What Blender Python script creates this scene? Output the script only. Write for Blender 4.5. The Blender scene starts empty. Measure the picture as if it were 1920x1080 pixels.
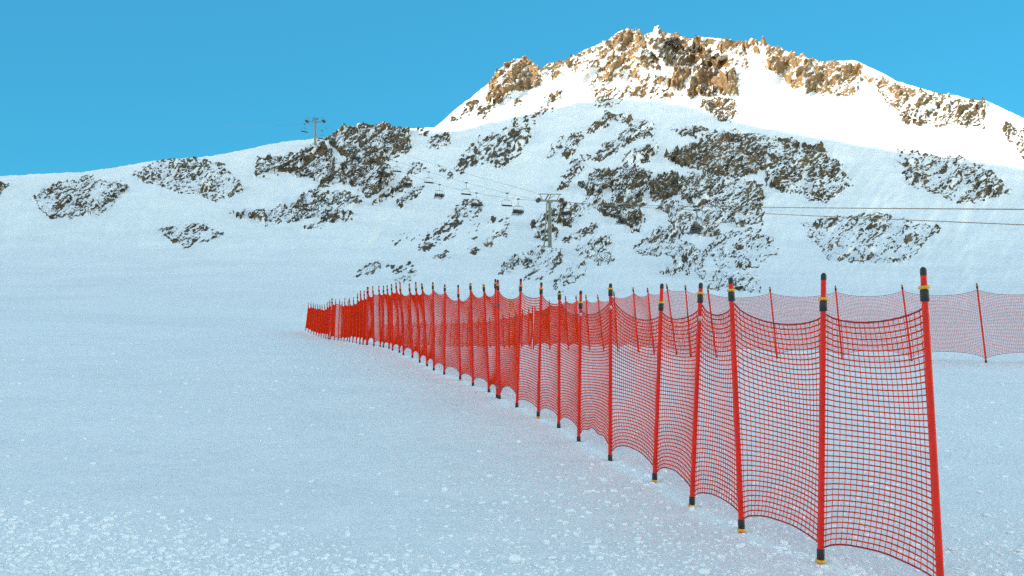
import bpy, math, random
import numpy as np
from mathutils import Vector, Matrix

random.seed(7)
rng = np.random.default_rng(11)
SC = bpy.context.scene
COL = SC.collection

# ------------------------------------------------------------------ camera
F = 1800.0                       # focal length in photo pixels (photo 1920 x 1080)
PITCH = math.atan(80.0 / F)      # the horizon lies 80 px under the centre
CAMZ = 1.6
SP, CP = math.sin(PITCH), math.cos(PITCH)


def at(px, py, depth):
    """point of the place seen at photo position (px, py), depth metres ahead (arrays welcome)"""
    a = (np.asarray(px, float) - 960.0) / F
    b = (540.0 - np.asarray(py, float)) / F
    dy = CP - b * SP
    dz = SP + b * CP
    k = np.asarray(depth, float) / dy
    return np.stack(np.broadcast_arrays(a * k, dy * k, CAMZ + dz * k), -1)


def elev_z(py, depth):
    b = (540.0 - np.asarray(py, float)) / F
    return CAMZ + (SP + b * CP) / (CP - b * SP) * depth


cam = bpy.data.cameras.new('camera')
cam.sensor_fit = 'HORIZONTAL'
cam.sensor_width = 36.0
cam.lens = 36.0 * F / 1920.0
cam.clip_start = 0.1
cam.clip_end = 8000.0
camo = bpy.data.objects.new('camera', cam)
COL.objects.link(camo)
camo.location = (0, 0, CAMZ)
camo.rotation_euler = (math.pi / 2 + PITCH, 0, 0)
SC.camera = camo


# ------------------------------------------------------------------ noise
def _hash(ix, iy, seed):
    h = (ix.astype(np.int64) * 374761393 + iy.astype(np.int64) * 668265263 + seed * 1274126177) & 0xFFFFFFFF
    h = ((h ^ (h >> 13)) * 1274126177) & 0xFFFFFFFF
    h = (h ^ (h >> 16)) & 0xFFFFFFFF
    h = (h * 2246822519) & 0xFFFFFFFF
    h = (h ^ (h >> 15)) & 0xFFFFFFFF
    return h.astype(np.float64) / 4294967295.0


def vnoise(x, y, seed):
    ix = np.floor(x); iy = np.floor(y)
    fx = x - ix; fy = y - iy
    fx = fx * fx * fx * (fx * (fx * 6 - 15) + 10)
    fy = fy * fy * fy * (fy * (fy * 6 - 15) + 10)
    a = _hash(ix, iy, seed); b = _hash(ix + 1, iy, seed)
    c = _hash(ix, iy + 1, seed); d = _hash(ix + 1, iy + 1, seed)
    return (a + (b - a) * fx) * (1 - fy) + (c + (d - c) * fx) * fy


def fbm(x, y, seed, octv=4, gain=0.5):
    s = np.zeros(np.broadcast(x, y).shape); amp = 1.0; tot = 0
    ca, sa = math.cos(0.6), math.sin(0.6)
    for o in range(octv):
        s += amp * (vnoise(x, y, seed + o * 17) * 2 - 1); tot += amp
        x, y = (x * ca - y * sa) * 2.03 + 13.1, (x * sa + y * ca) * 2.03 + 7.7
        amp *= gain
    return s / tot


def voronoi(x, y, seed):
    """F1, F2, offsets to the nearest seed and the seed's cell"""
    ix = np.floor(x); iy = np.floor(y)
    f1 = np.full(x.shape, 9.0); f2 = np.full(x.shape, 9.0)
    bx = np.zeros_like(x); by = np.zeros_like(x); cx = np.zeros_like(x); cy = np.zeros_like(x)
    for i in (-1, 0, 1):
        for j in (-1, 0, 1):
            jx = ix + i; jy = iy + j
            dx = jx + 0.08 + 0.84 * _hash(jx, jy, seed) - x
            dy = jy + 0.08 + 0.84 * _hash(jx, jy, seed + 5) - y
            d = np.sqrt(dx * dx + dy * dy)
            near = d < f1
            f2 = np.where(near, f1, np.minimum(f2, d))
            bx = np.where(near, dx, bx); by = np.where(near, dy, by)
            cx = np.where(near, jx, cx); cy = np.where(near, jy, cy)
            f1 = np.where(near, d, f1)
    return f1, f2, bx, by, cx, cy


def sstep(a, b, x):
    t = np.clip((x - a) / (b - a), 0, 1)
    return t * t * (3 - 2 * t)


# ------------------------------------------------------------------ mesh helpers
def mesh_np(name, verts, quads=None, tris=None, smooth=True):
    me = bpy.data.meshes.new(name)
    verts = np.ascontiguousarray(np.asarray(verts, np.float32).reshape(-1, 3))
    me.vertices.add(len(verts))
    me.vertices.foreach_set('co', verts.ravel())
    nq = 0 if quads is None else len(quads)
    nt = 0 if tris is None else len(tris)
    loops = []; starts = []
    if nq:
        loops.append(np.asarray(quads, np.int32).ravel()); starts.append(np.arange(nq, dtype=np.int32) * 4)
    if nt:
        loops.append(np.asarray(tris, np.int32).ravel()); starts.append(np.arange(nt, dtype=np.int32) * 3 + nq * 4)
    loops = np.concatenate(loops); starts = np.concatenate(starts)
    me.loops.add(len(loops))
    me.loops.foreach_set('vertex_index', loops)
    me.polygons.add(nq + nt)
    me.polygons.foreach_set('loop_start', starts)
    me.update(calc_edges=True)
    me.polygons.foreach_set('use_smooth', np.full(nq + nt, smooth))
    me.update()
    return me


def grid_quads(nr, nc):
    i = np.arange((nr - 1) * (nc - 1))
    r = i // (nc - 1); c = i % (nc - 1)
    a = r * nc + c
    return np.stack([a, a + 1, a + nc + 1, a + nc], -1)


class MB:
    """collects simple shapes into one mesh"""
    def __init__(self):
        self.v = []; self.q = []; self.t = []; self.n = 0

    def add(self, v, q=None, t=None):
        v = np.asarray(v, float).reshape(-1, 3)
        self.v.append(v)
        if q is not None and len(q): self.q.append(np.asarray(q, int).reshape(-1, 4) + self.n)
        if t is not None and len(t): self.t.append(np.asarray(t, int).reshape(-1, 3) + self.n)
        self.n += len(v)

    def lathe(self, prof, n=16, axis_from=(0, 0, 0), axis_to=(0, 0, 1)):
        """prof = [(distance along axis in metres, radius)], ends capped"""
        p0 = np.array(axis_from, float); d = np.array(axis_to, float) - p0; d /= np.linalg.norm(d)
        ref = np.array([1.0, 0, 0]) if abs(d[0]) < 0.8 else np.array([0, 1.0, 0])
        u = np.cross(d, ref); u /= np.linalg.norm(u); w = np.cross(d, u)
        ang = np.arange(n) * 2 * math.pi / n
        rows = [p0 + d * h + r * (np.cos(ang)[:, None] * u + np.sin(ang)[:, None] * w) for h, r in prof]
        m = len(rows); v = np.concatenate(rows)
        q = []
        for i in range(m - 1):
            for j in range(n):
                k = (j + 1) % n
                q.append((i * n + j, i * n + k, (i + 1) * n + k, (i + 1) * n + j))
        t = []
        v = np.concatenate([v, [p0 + d * prof[0][0]], [p0 + d * prof[-1][0]]])
        for j in range(n):
            k = (j + 1) % n
            t.append((m * n, k, j)); t.append((m * n + 1, (m - 1) * n + j, (m - 1) * n + k))
        self.add(v, q, t)

    def bar(self, a, b, r, n=8, r2=None):
        L = float(np.linalg.norm(np.array(b, float) - np.array(a, float)))
        self.lathe([(0, r), (L, r if r2 is None else r2)], n, a, b)

    def box(self, c, s, rot=None, bevel=0.0):
        c = np.array(c, float); h = np.array(s, float) / 2
        e = min(bevel, h.min() * 0.9)
        pts = []; q = []; t = []
        if e <= 0:
            v = np.array([[x, y, z] for x in (-1, 1) for y in (-1, 1) for z in (-1, 1)], float) * h
            q = [(0, 1, 3, 2), (4, 6, 7, 5), (0, 4, 5, 1), (2, 3, 7, 6), (0, 2, 6, 4), (1, 5, 7, 3)]
        else:
            idx = {}
            v = []
            for x in (-1, 1):
                for y in (-1, 1):
                    for z in (-1, 1):
                        for ax in range(3):
                            p = np.array([x, y, z], float) * (h - e)
                            p[ax] = (x, y, z)[ax] * h[ax]
                            idx[(x, y, z, ax)] = len(v); v.append(p)
            v = np.array(v)
            for ax in range(3):
                b1, b2 = [(1, 2), (2, 0), (0, 1)][ax]
                for s_ in (-1, 1):
                    cs = []
                    for k1, k2 in ((-1, -1), (1, -1), (1, 1), (-1, 1)):
                        key = [0, 0, 0]; key[ax] = s_; key[b1] = k1; key[b2] = k2
                        cs.append(idx[(key[0], key[1], key[2], ax)])
                    q.append(cs if s_ > 0 else cs[::-1])
            for ax in range(3):
                b1, b2 = [(1, 2), (2, 0), (0, 1)][ax]
                for k1 in (-1, 1):
                    for k2 in (-1, 1):
                        def key(s_, a_):
                            kk = [0, 0, 0]; kk[ax] = s_; kk[b1] = k1; kk[b2] = k2
                            return idx[(kk[0], kk[1], kk[2], a_)]
                        q.append((key(-1, b1), key(1, b1), key(1, b2), key(-1, b2)))
            for x in (-1, 1):
                for y in (-1, 1):
                    for z in (-1, 1):
                        t.append((idx[(x, y, z, 0)], idx[(x, y, z, 1)], idx[(x, y, z, 2)]))
        if rot is not None:
            v = v @ np.array(rot, float).T
        self.add(v + c, q, t)

    def strands(self, P, r, n=3):
        """P (S, K, 3): S poly-lines of K points each become thin tubes"""
        P = np.asarray(P, float)
        S, K = P.shape[:2]
        T = np.empty_like(P)
        T[:, 1:-1] = P[:, 2:] - P[:, :-2]; T[:, 0] = P[:, 1] - P[:, 0]; T[:, -1] = P[:, -1] - P[:, -2]
        T /= np.linalg.norm(T, axis=-1, keepdims=True) + 1e-12
        ref = np.where(np.abs(T[..., 2:3]) < 0.9, np.array([0, 0, 1.0]), np.array([1.0, 0.2, 0]))
        U = np.cross(T, ref); U /= np.linalg.norm(U, axis=-1, keepdims=True) + 1e-12
        W = np.cross(T, U)
        ang = np.arange(n) * 2 * math.pi / n + 0.5
        V = P[:, :, None, :] + r * (np.cos(ang)[None, None, :, None] * U[:, :, None, :] + np.sin(ang)[None, None, :, None] * W[:, :, None, :])
        base = (np.arange(S) * K * n)[:, None, None] + (np.arange(K - 1) * n)[None, :, None]
        j = np.arange(n)[None, None, :]; k = ((np.arange(n) + 1) % n)[None, None, :]
        Q = np.stack([base + j, base + k, base + n + k, base + n + j], -1).reshape(-1, 4)
        self.add(V.reshape(-1, 3), Q)

    def mesh(self, name, smooth=True):
        v = np.concatenate(self.v)
        q = np.concatenate(self.q) if self.q else None
        t = np.concatenate(self.t) if self.t else None
        return mesh_np(name, v, q, t, smooth)


def obj(name, me, mat=None, parent=None, loc=None):
    o = bpy.data.objects.new(name, me)
    COL.objects.link(o)
    if mat is not None and me is not None and len(me.materials) == 0:
        me.materials.append(mat)
    if parent is not None: o.parent = parent
    if loc is not None: o.location = loc
    return o


def tag(o, label=None, cat=None, group=None, kind=None):
    if label: o['label'] = label
    if cat: o['category'] = cat
    if group: o['group'] = group
    if kind: o['kind'] = kind
    return o


def empty(name, loc, rz=0.0):
    o = bpy.data.objects.new(name, None)
    COL.objects.link(o)
    o.location = loc; o.rotation_euler = (0, 0, rz)
    o.empty_display_size = 0.3
    return o


def flat_shade_sharp(me, deg=35):
    me.set_sharp_from_angle(angle=math.radians(deg))
    return me


# ------------------------------------------------------------------ materials
def new_mat(name):
    m = bpy.data.materials.new(name); m.use_nodes = True
    nt = m.node_tree
    return m, nt, nt.nodes['Principled BSDF']


def N(nt, typ, **kw):
    n = nt.nodes.new(typ)
    for k, v in kw.items():
        if k in n.inputs: n.inputs[k].default_value = v
        else: setattr(n, k, v)
    return n


def ramp(nt, src, stops):
    r = nt.nodes.new('ShaderNodeValToRGB')
    el = r.color_ramp.elements
    while len(el) < len(stops): el.new(0.5)
    for e, (p, c) in zip(el, stops):
        e.position = p; e.color = (*c, 1) if len(c) == 3 else c
    nt.links.new(src, r.inputs[0])
    return r


def simple_mat(name, col, rough=0.5, var=0.12, scale=30.0, metal=0.0, spec=0.5):
    m, nt, b = new_mat(name)
    tc = N(nt, 'ShaderNodeTexCoord')
    nz = N(nt, 'ShaderNodeTexNoise', Scale=scale, Detail=4.0)
    nt.links.new(tc.outputs['Object'], nz.inputs['Vector'])
    lo = tuple(c * (1 - var) for c in col); hi = tuple(min(1, c * (1 + var)) for c in col)
    r = ramp(nt, nz.outputs['Fac'], [(0.3, lo), (0.7, hi)])
    nt.links.new(r.outputs[0], b.inputs['Base Color'])
    b.inputs['Roughness'].default_value = rough
    b.inputs['Metallic'].default_value = metal
    b.inputs['Specular IOR Level'].default_value = spec
    return m


M_RED = simple_mat('red_plastic', (0.84, 0.022, 0.010), 0.5, 0.16, 6.0, spec=0.28)
M_NET = simple_mat('red_net_cord', (0.97, 0.085, 0.012), 0.8, 0.04, 3.0, spec=0.0)
def make_translucent(m, share):
    nt = m.node_tree; b = nt.nodes['Principled BSDF']; out = nt.nodes['Material Output']
    tr = nt.nodes.new('ShaderNodeBsdfTranslucent'); mx = nt.nodes.new('ShaderNodeMixShader'); mx.inputs[0].default_value = share
    nt.links.new(b.inputs['Base Color'].links[0].from_socket, tr.inputs['Color'])
    nt.links.new(b.outputs[0], mx.inputs[1]); nt.links.new(tr.outputs[0], mx.inputs[2]); nt.links.new(mx.outputs[0], out.inputs['Surface'])


make_translucent(M_NET, 0.5)
M_EDGE = simple_mat('red_edge_rope', (0.42, 0.022, 0.018), 0.7, 0.15, 9.0, spec=0.2)
M_BLACK = simple_mat('black_rubber', (0.018, 0.017, 0.016), 0.55, 0.2, 40.0)
M_YEL = simple_mat('yellow_plastic', (0.80, 0.42, 0.02), 0.4, 0.12, 40.0)
M_WHITE = simple_mat('white_clip', (0.70, 0.66, 0.62), 0.5, 0.1, 40.0)
M_ORANGE = simple_mat('orange_tape', (0.80, 0.20, 0.05), 0.6, 0.1, 20.0)
M_STEEL = simple_mat('galvanised_steel', (0.24, 0.235, 0.19), 0.55, 0.2, 1.2, metal=0.25)
M_DSTEEL = simple_mat('dark_steel', (0.06, 0.055, 0.045), 0.6, 0.2, 2.0, metal=0.2)
M_ROPE = simple_mat('wire_rope', (0.10, 0.10, 0.09), 0.5, 0.15, 5.0, metal=0.3)
M_ROPEW = simple_mat('sun_tinted_wire_rope', (0.30, 0.185, 0.10), 0.55, 0.2, 0.4)  # tan tint paints sunlight onto the right-hand rope span
M_SEAT = simple_mat('dark_seat_padding', (0.022, 0.020, 0.018), 0.6, 0.2, 5.0)
M_FRAME = simple_mat('chair_frame_steel', (0.17, 0.17, 0.15), 0.5, 0.15, 5.0, metal=0.3)


def snow_ground_material():
    m, nt, b = new_mat('packed_snow')
    tc = N(nt, 'ShaderNodeTexCoord')
    big = N(nt, 'ShaderNodeTexNoise', Scale=0.5, Detail=6.0, Roughness=0.62)
    mid = N(nt, 'ShaderNodeTexNoise', Scale=5.0, Detail=6.0, Roughness=0.7)
    fin = N(nt, 'ShaderNodeTexNoise', Scale=38.0, Detail=5.0, Roughness=0.7)
    for n in (big, mid, fin): nt.links.new(tc.outputs['Object'], n.inputs['Vector'])
    c1 = ramp(nt, big.outputs['Fac'], [(0.30, (0.89, 0.89, 0.88)), (0.72, (0.975, 0.97, 0.955))])
    c2 = ramp(nt, mid.outputs['Fac'], [(0.32, (0.92, 0.925, 0.93)), (0.55, (0.98, 0.98, 0.98)), (0.72, (1, 1, 1))])
    c3 = ramp(nt, fin.outputs['Fac'], [(0.30, (0.85, 0.86, 0.87)), (0.55, (0.98, 0.98, 0.98)), (0.70, (1, 1, 1))])
    m1 = N(nt, 'ShaderNodeMix', data_type='RGBA', blend_type='MULTIPLY'); m1.inputs[0].default_value = 1
    m2 = N(nt, 'ShaderNodeMix', data_type='RGBA', blend_type='MULTIPLY'); m2.inputs[0].default_value = 1
    nt.links.new(c1.outputs[0], m1.inputs[6]); nt.links.new(c2.outputs[0], m1.inputs[7])
    nt.links.new(m1.outputs[2], m2.inputs[6]); nt.links.new(c3.outputs[0], m2.inputs[7])
    nt.links.new(m2.outputs[2], b.inputs['Base Color'])
    b.inputs['Roughness'].default_value = 0.75
    b.inputs['Specular IOR Level'].default_value = 0.25
    bp = N(nt, 'ShaderNodeBump', Strength=0.6, Distance=0.03)
    ad = N(nt, 'ShaderNodeMath', operation='MULTIPLY_ADD'); ad.inputs[1].default_value = 0.45
    nt.links.new(fin.outputs['Fac'], ad.inputs[0]); nt.links.new(mid.outputs['Fac'], ad.inputs[2])
    nt.links.new(ad.outputs[0], bp.inputs['Height'])
    nt.links.new(bp.outputs[0], b.inputs['Normal'])
    return m


def clump_material():
    m, nt, b = new_mat('fresh_snow_clod')
    tc = N(nt, 'ShaderNodeTexCoord')
    nz = N(nt, 'ShaderNodeTexNoise', Scale=60.0, Detail=4.0)
    nt.links.new(tc.outputs['Object'], nz.inputs['Vector'])
    r = ramp(nt, nz.outputs['Fac'], [(0.3, (0.92, 0.93, 0.935)), (0.7, (0.98, 0.98, 0.98))])
    nt.links.new(r.outputs[0], b.inputs['Base Color'])
    b.inputs['Roughness'].default_value = 0.8
    b.inputs['Specular IOR Level'].default_value = 0.2
    return m


def mountain_material():
    m, nt, b = new_mat('snow_and_rock')
    geo = N(nt, 'ShaderNodeNewGeometry')
    at_ = N(nt, 'ShaderNodeAttribute', attribute_name='rock')
    wm = N(nt, 'ShaderNodeAttribute', attribute_name='warm')
    n1 = N(nt, 'ShaderNodeTexNoise', Scale=0.9, Detail=5.0, Roughness=0.65)
    n2 = N(nt, 'ShaderNodeTexNoise', Scale=0.22, Detail=6.0, Roughness=0.68)
    n3 = N(nt, 'ShaderNodeTexNoise', Scale=0.05, Detail=6.0, Roughness=0.6)
    for n in (n1, n2, n3): nt.links.new(geo.outputs['Position'], n.inputs['Vector'])
    # rock / snow edge, broken up by small noise
    e = N(nt, 'ShaderNodeMath', operation='MULTIPLY_ADD'); e.inputs[1].default_value = 0.55
    sub = N(nt, 'ShaderNodeMath', operation='SUBTRACT'); sub.inputs[1].default_value = 0.5
    nt.links.new(n1.outputs['Fac'], sub.inputs[0])
    nt.links.new(sub.outputs[0], e.inputs[0]); nt.links.new(at_.outputs['Fac'], e.inputs[2])
    mask = ramp(nt, e.outputs[0], [(0.36, (0, 0, 0)), (0.56, (1, 1, 1))])
    # rock colour: olive brown to ochre
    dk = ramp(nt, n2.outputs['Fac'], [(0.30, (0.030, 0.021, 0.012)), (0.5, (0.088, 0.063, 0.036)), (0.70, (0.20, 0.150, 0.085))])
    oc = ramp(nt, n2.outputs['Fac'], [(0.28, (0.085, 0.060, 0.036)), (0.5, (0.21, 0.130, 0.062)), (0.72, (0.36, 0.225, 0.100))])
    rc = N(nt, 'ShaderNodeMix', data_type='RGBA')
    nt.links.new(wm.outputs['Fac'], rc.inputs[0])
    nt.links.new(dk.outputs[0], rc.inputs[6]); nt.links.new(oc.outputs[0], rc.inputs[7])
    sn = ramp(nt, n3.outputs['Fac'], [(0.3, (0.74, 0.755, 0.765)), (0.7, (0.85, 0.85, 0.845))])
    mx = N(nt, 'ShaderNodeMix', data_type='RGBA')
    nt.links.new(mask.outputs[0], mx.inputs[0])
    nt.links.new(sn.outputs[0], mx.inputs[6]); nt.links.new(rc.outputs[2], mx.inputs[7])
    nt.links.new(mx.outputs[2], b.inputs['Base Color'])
    b.inputs['Roughness'].default_value = 0.85
    b.inputs['Specular IOR Level'].default_value = 0.15
    bp = N(nt, 'ShaderNodeBump', Strength=0.35, Distance=1.2)
    nt.links.new(n2.outputs['Fac'], bp.inputs['Height'])
    nt.links.new(bp.outputs[0], b.inputs['Normal'])
    return m


M_SNOW = snow_ground_material()
M_CLUMP = clump_material()
M_MOUNT = mountain_material()

# ------------------------------------------------------------------ fence poles as measured (top x, y, foot x, y)
# nearest run at the front, from the right of the picture to its far left end
FRONT = [
    (1314, 535, 1297, 955, 15), (1241, 536, 1227, 908, 31), (1144.8, 535, 1144, 866, 6), (1089, 548, 1085, 830, 19),
    (1049, 548, 1047.5, 804, 3), (1015, 532, 1009, 786, 9), (976.6, 525, 969, 765, 11),
    (933.5, 527, 936.5, 750, 8), (929, 525.5, 932.5, 748, 6),
    (907, 535.5, 917, 737, 2), (882, 533, 887, 725, 2), (859, 536, 863, 715, 14), (834, 535, 833, 703, 4),
    (811.5, 531, 813.5, 696, 4), (791, 533, 801, 688, 3), (779.5, 530.5, 787, 681, 9), (767.5, 533, 773.5, 672, 7),
    (750, 531, 756.5, 667, 10), (742.5, 531, 749, 662, 5), (734, 534, 736, 658.5, 5), (726, 536, 729.5, 655, 5),
    (719, 537, 719, 652.5, 6), (710.5, 537, 713, 651.5, 6), (699, 537.5, 701, 650, 7), (690.3, 539, 689, 648, 6),
    (688.6, 539.5, 687, 648, 6), (683, 546, 680.5, 647.5, 5), (676, 546, 674.5, 646.5, 4), (670.5, 551, 668, 644.5, 5),
    (663, 558.5, 661.5, 643, 4), (655.5, 560, 655.5, 641.5, 3), (653, 562, 651, 640.5, 4), (646.5, 560, 645, 640, 6),
    (641.5, 566, 639.5, 639.5, 3), (637, 562, 634, 639, 4), (629.6, 561, 626.5, 638, 4), (623.7, 560.5, 619.5, 637, 5),
    (617.5, 563, 615, 636.3, 3), (613.7, 567, 610.5, 635.5, 3), (609, 571, 607, 634.5, 3), (604, 571.5, 602, 633.4, 3),
    (600, 571, 597.5, 632, 2), (595.5, 570.5, 592.5, 630, 3), (591.5, 570.5, 588, 628.5, 3), (588, 568.5, 583, 626, 3),
    (583.5, 566.5, 578, 624, 3), (578.5, 568.5, 572.5, 621.5, 4),
]
FJOINTS = (8, 25, 37)            # index of the first pole of each following section
# the far run behind it
BACK = [
    (1327, 541, 1343, 671, 2), (1285, 536, 1295.5, 669, 2), (1250, 534, 1269, 667.5, 2), (1214, 541, 1227, 664, 2), (1187, 540, 1197.5, 662, 2),
    (1151, 548, 1158.5, 661, 2), (1120.6, 554, 1132, 659.5, 2), (1098.5, 554, 1106, 658, 2), (1080, 555, 1086, 657, 2),
    (1060, 556, 1066, 656, 2), (1030, 564, 1031, 655.5, 2), (1003, 575, 1000, 655.5, 1), (991, 579, 992, 655.5, 1), (979.5, 581, 978, 655.2, 1),
    (967, 583, 964, 655, 1), (955, 588, 955, 655, 1), (942.5, 589, 945, 655, 1), (929, 593, 930, 655, 1), (918, 595, 919, 655, 1), (908, 597, 908, 655, 1),
    (897, 596.5, 897, 655, 1), (886, 598, 884.5, 655, 1), (877.5, 599, 876, 655, 1), (869, 599.5, 866.5, 654.5, 1),
    (861.5, 601, 858.5, 654.5, 1), (855, 601, 851, 654.3, 1), (847, 601, 843, 654.2, 1), (838, 601.5, 833.5, 654, 1),
    (829, 602, 822.5, 654, 1), (819, 602, 813, 654, 1), (809, 602, 802, 653.7, 1), (800.5, 602, 792, 653.5, 1), (790.5, 602, 783, 653.3, 1),
    (777, 602, 768, 653, 1), (766.5, 602, 757, 652.8, 1), (757, 602, 746, 652.5, 1), (744, 602, 735, 652, 1), (731, 602, 723, 651.5, 1), (717, 602, 711, 651, 1),
]
BJOINTS = (11, 24)
POLE_H = 2.0


def smooth_depths(rows, passes, hfun):
    h = np.array([hfun(r) for r in rows], float)
    d = F * POLE_H / h
    for _ in range(passes):
        e = np.concatenate([[2 * d[0] - d[1]], d, [2 * d[-1] - d[-2]]])
        d = 0.25 * e[:-2] + 0.5 * e[1:-1] + 0.25 * e[2:]
    # poles step steadily away
    for i in range(1, len(d)):
        d[i] = max(d[i], d[i - 1] + 0.12)
    return d


fd = smooth_depths(FRONT, 3, lambda r: r[3] - r[1])
fd[7] = fd[8] - 0.10             # the two poles strapped together at the net joints
fd[24] = fd[25] - 0.10
bd = smooth_depths(BACK, 3, lambda r: r[3] - r[1] if r[0] > 880 else 53.5 - (880 - r[0]) * 0.055)
front_pts = [(at(r[2], r[3], d), at(r[0], r[1], d)) for r, d in zip(FRONT, fd)]
back_pts = [(at(r[2], r[3], d), at(r[0], r[1], d)) for r, d in zip(BACK, bd)]

# runs carried on to the right, past the edge of the photograph
dirf = front_pts[0][0] - front_pts[2][0]; dirf /= np.linalg.norm(dirf[:2])
extra = []
for k in range(1, 4):
    foot = front_pts[0][0] + dirf * 0.95 * k + np.array([0.1 * k * k * 0.5, 0, 0])
    foot[2] = front_pts[0][0][2] - 0.02 * k
    extra.append((foot, foot + np.array([0.06 * (-1) ** k, 0.03, POLE_H])))
front_all = extra[::-1] + front_pts
FJ = [j + 3 for j in FJOINTS]
dirb = back_pts[0][0] - back_pts[3][0]; dirb /= np.linalg.norm(dirb[:2])
extrab = []
for k in range(1, 7):
    foot = back_pts[0][0] + dirb * 1.45 * k + np.array([0.35 * k, 0, 0])
    foot[2] = back_pts[0][0][2] - 0.01 * k
    extrab.append((foot, foot + np.array([-0.2 + 0.03 * (k % 3), 0.05, POLE_H])))
back_all = extrab[::-1] + back_pts
BJ = [j + 6 for j in BJOINTS]

# ------------------------------------------------------------------ ground height: thin plate spline through the pole feet
ctrl = [p[0] for p in front_all[::2]] + [p[0] for p in back_all[::2]]
ctrl = [tuple(c) for c in ctrl]
ctrl += [(0, 2.5, 0.0), (-3, 3, 0.02), (4, 2.5, -0.05), (-2, 6.5, 0.04), (-6, 7, 0.10), (-5, 13, 0.32), (-10, 14, 0.45), (-10, 24, 0.85),
         (-20, 30, 1.2), (-22, 50, 1.6), (-30, 66, 2.1), (-40, 40, 1.8), (-20, 10, 0.7), (-40, 15, 1.2), (-60, 60, 2.8), (-60, 85, 3.0),
         (-36, 86, 2.2), (-20, 86, 1.2), (-8, 86, 0.0), (5, 86, 0.2), (25, 86, 1.4), (50, 86, 2.6), (12, 60, 0.5), (25, 50, 1.0),
         (12, 26, 0.8), (20, 20, 0.9), (10, 10, 0.2), (40, 30, 1.6), (60, 60, 2.8), (20, 5, 0.3), (40, 8, 0.9)]
ctrl = np.array(ctrl)


def _phi(r2):
    return 0.5 * r2 * np.log(r2 + 1e-9)


_A = ctrl[:, :2]
_n = len(ctrl)
_K = _phi(((_A[:, None] - _A[None]) ** 2).sum(-1)) + np.eye(_n) * 0.6
_P = np.concatenate([np.ones((_n, 1)), _A], 1)
_M = np.block([[_K, _P], [_P.T, np.zeros((3, 3))]])
_W = np.linalg.solve(_M, np.concatenate([ctrl[:, 2], np.zeros(3)]))


def ground(x, y):
    x = np.asarray(x, float); y = np.asarray(y, float)
    sh = np.broadcast(x, y).shape
    x = np.broadcast_to(x, sh).ravel(); y = np.broadcast_to(y, sh).ravel()
    out = _W[_n] + _W[_n + 1] * x + _W[_n + 2] * y
    for i in range(_n):
        out += _W[i] * _phi((x - _A[i, 0]) ** 2 + (y - _A[i, 1]) ** 2)
    return out.reshape(sh)


Y0, Y1 = 1.2, 86.0
# columns: tangent of the bearing, fine inside the picture
tc_ = np.unique(np.concatenate([np.linspace(-1.7, -0.56, 50), np.linspace(-0.56, -0.225, 230), np.linspace(-0.225, 0.225, 640),
                                np.linspace(0.225, 0.56, 230), np.linspace(0.56, 1.7, 50)]))
rows_y = np.concatenate([[Y0, 2.0, 2.8, 3.6], np.array([CAMZ * F / s for s in np.concatenate([np.arange(640, 200, -1.0), np.arange(200, 36, -0.7)])]), [82.0, Y1]])
rows_y = np.unique(rows_y)
YY, TT = np.meshgrid(rows_y, tc_, indexing='ij')
XX = YY * TT


def ground_fine(x, y):
    """lumps and ripples of the groomed snow, fading with distance only because the lumps are small"""
    d = 0.035 * fbm(x * 0.55, y * 0.55, 301, 3)
    d += 0.014 * fbm(x * 2.6, y * 2.6, 311, 4)
    k = sstep(0.1, 0.7, fbm(x * 0.8 + 4, y * 0.8, 331, 3) + 0.45 * sstep(7.5, 5.6, y) - 0.12 * x * sstep(9, 6, y))
    f1, f2, bx, by, cx, cy = voronoi(x * 19, y * 19, 341)
    d += 0.017 * k * np.clip(1 - f1 * 1.5, 0, 1) * (_hash(cx, cy, 5) > 0.45)
    f1, f2, bx, by, cx, cy = voronoi(x * 44, y * 44, 351)
    d += 0.006 * np.clip(1 - f1 * 1.4, 0, 1) * (_hash(cx, cy, 6) > 0.5)
    return d


_FT = np.array([p[0] for p in front_all] + [p[0] for p in back_all[:17]])
_FD = None


def ground_detail(x, y):
    """fine relief, with the snow packed up round every pole foot"""
    global _FD
    if _FD is None:
        _FD = _FT[:, 2] + 0.012 - ground(_FT[:, 0], _FT[:, 1]) - ground_fine(_FT[:, 0], _FT[:, 1]) * sstep(60, 25, _FT[:, 1])
    x = np.asarray(x, float); y = np.asarray(y, float)
    num = np.zeros(np.broadcast(x, y).shape); den = np.zeros_like(num); rim = np.zeros_like(num)
    for (fx, fy, fz), dd in zip(_FT, _FD):
        r2 = (x - fx) ** 2 + (y - fy) ** 2
        sg = 0.16 + 0.010 * fy
        w_ = np.exp(-r2 / sg ** 2)
        num += w_ * dd; den += w_
        rim = np.maximum(rim, np.exp(-((np.sqrt(r2) - 0.11) / 0.05) ** 2))
    corr = num / np.maximum(den, 1.0)
    lump = 0.5 + 0.9 * fbm(x * 7, y * 7, 371, 2)
    return ground_fine(x, y) * sstep(60, 25, y) * (1 - np.clip(den, 0, 1)) + corr + np.where(den > 0.5, 0, 0) + 0.022 * rim * lump + np.clip(den, 0, 1) * ground_fine(x, y) * sstep(60, 25, y)


ZZ = ground(XX, YY) + ground_detail(XX, YY)
seam_z = None
me = mesh_np('snow_ground', np.stack([XX, YY, ZZ], -1), grid_quads(len(rows_y), len(tc_))[:, ::1])
ground_obj = tag(obj('snow_ground', me, M_SNOW), 'groomed blue white snow slope in shade in front of the red fences', 'snow', kind='structure')

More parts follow.
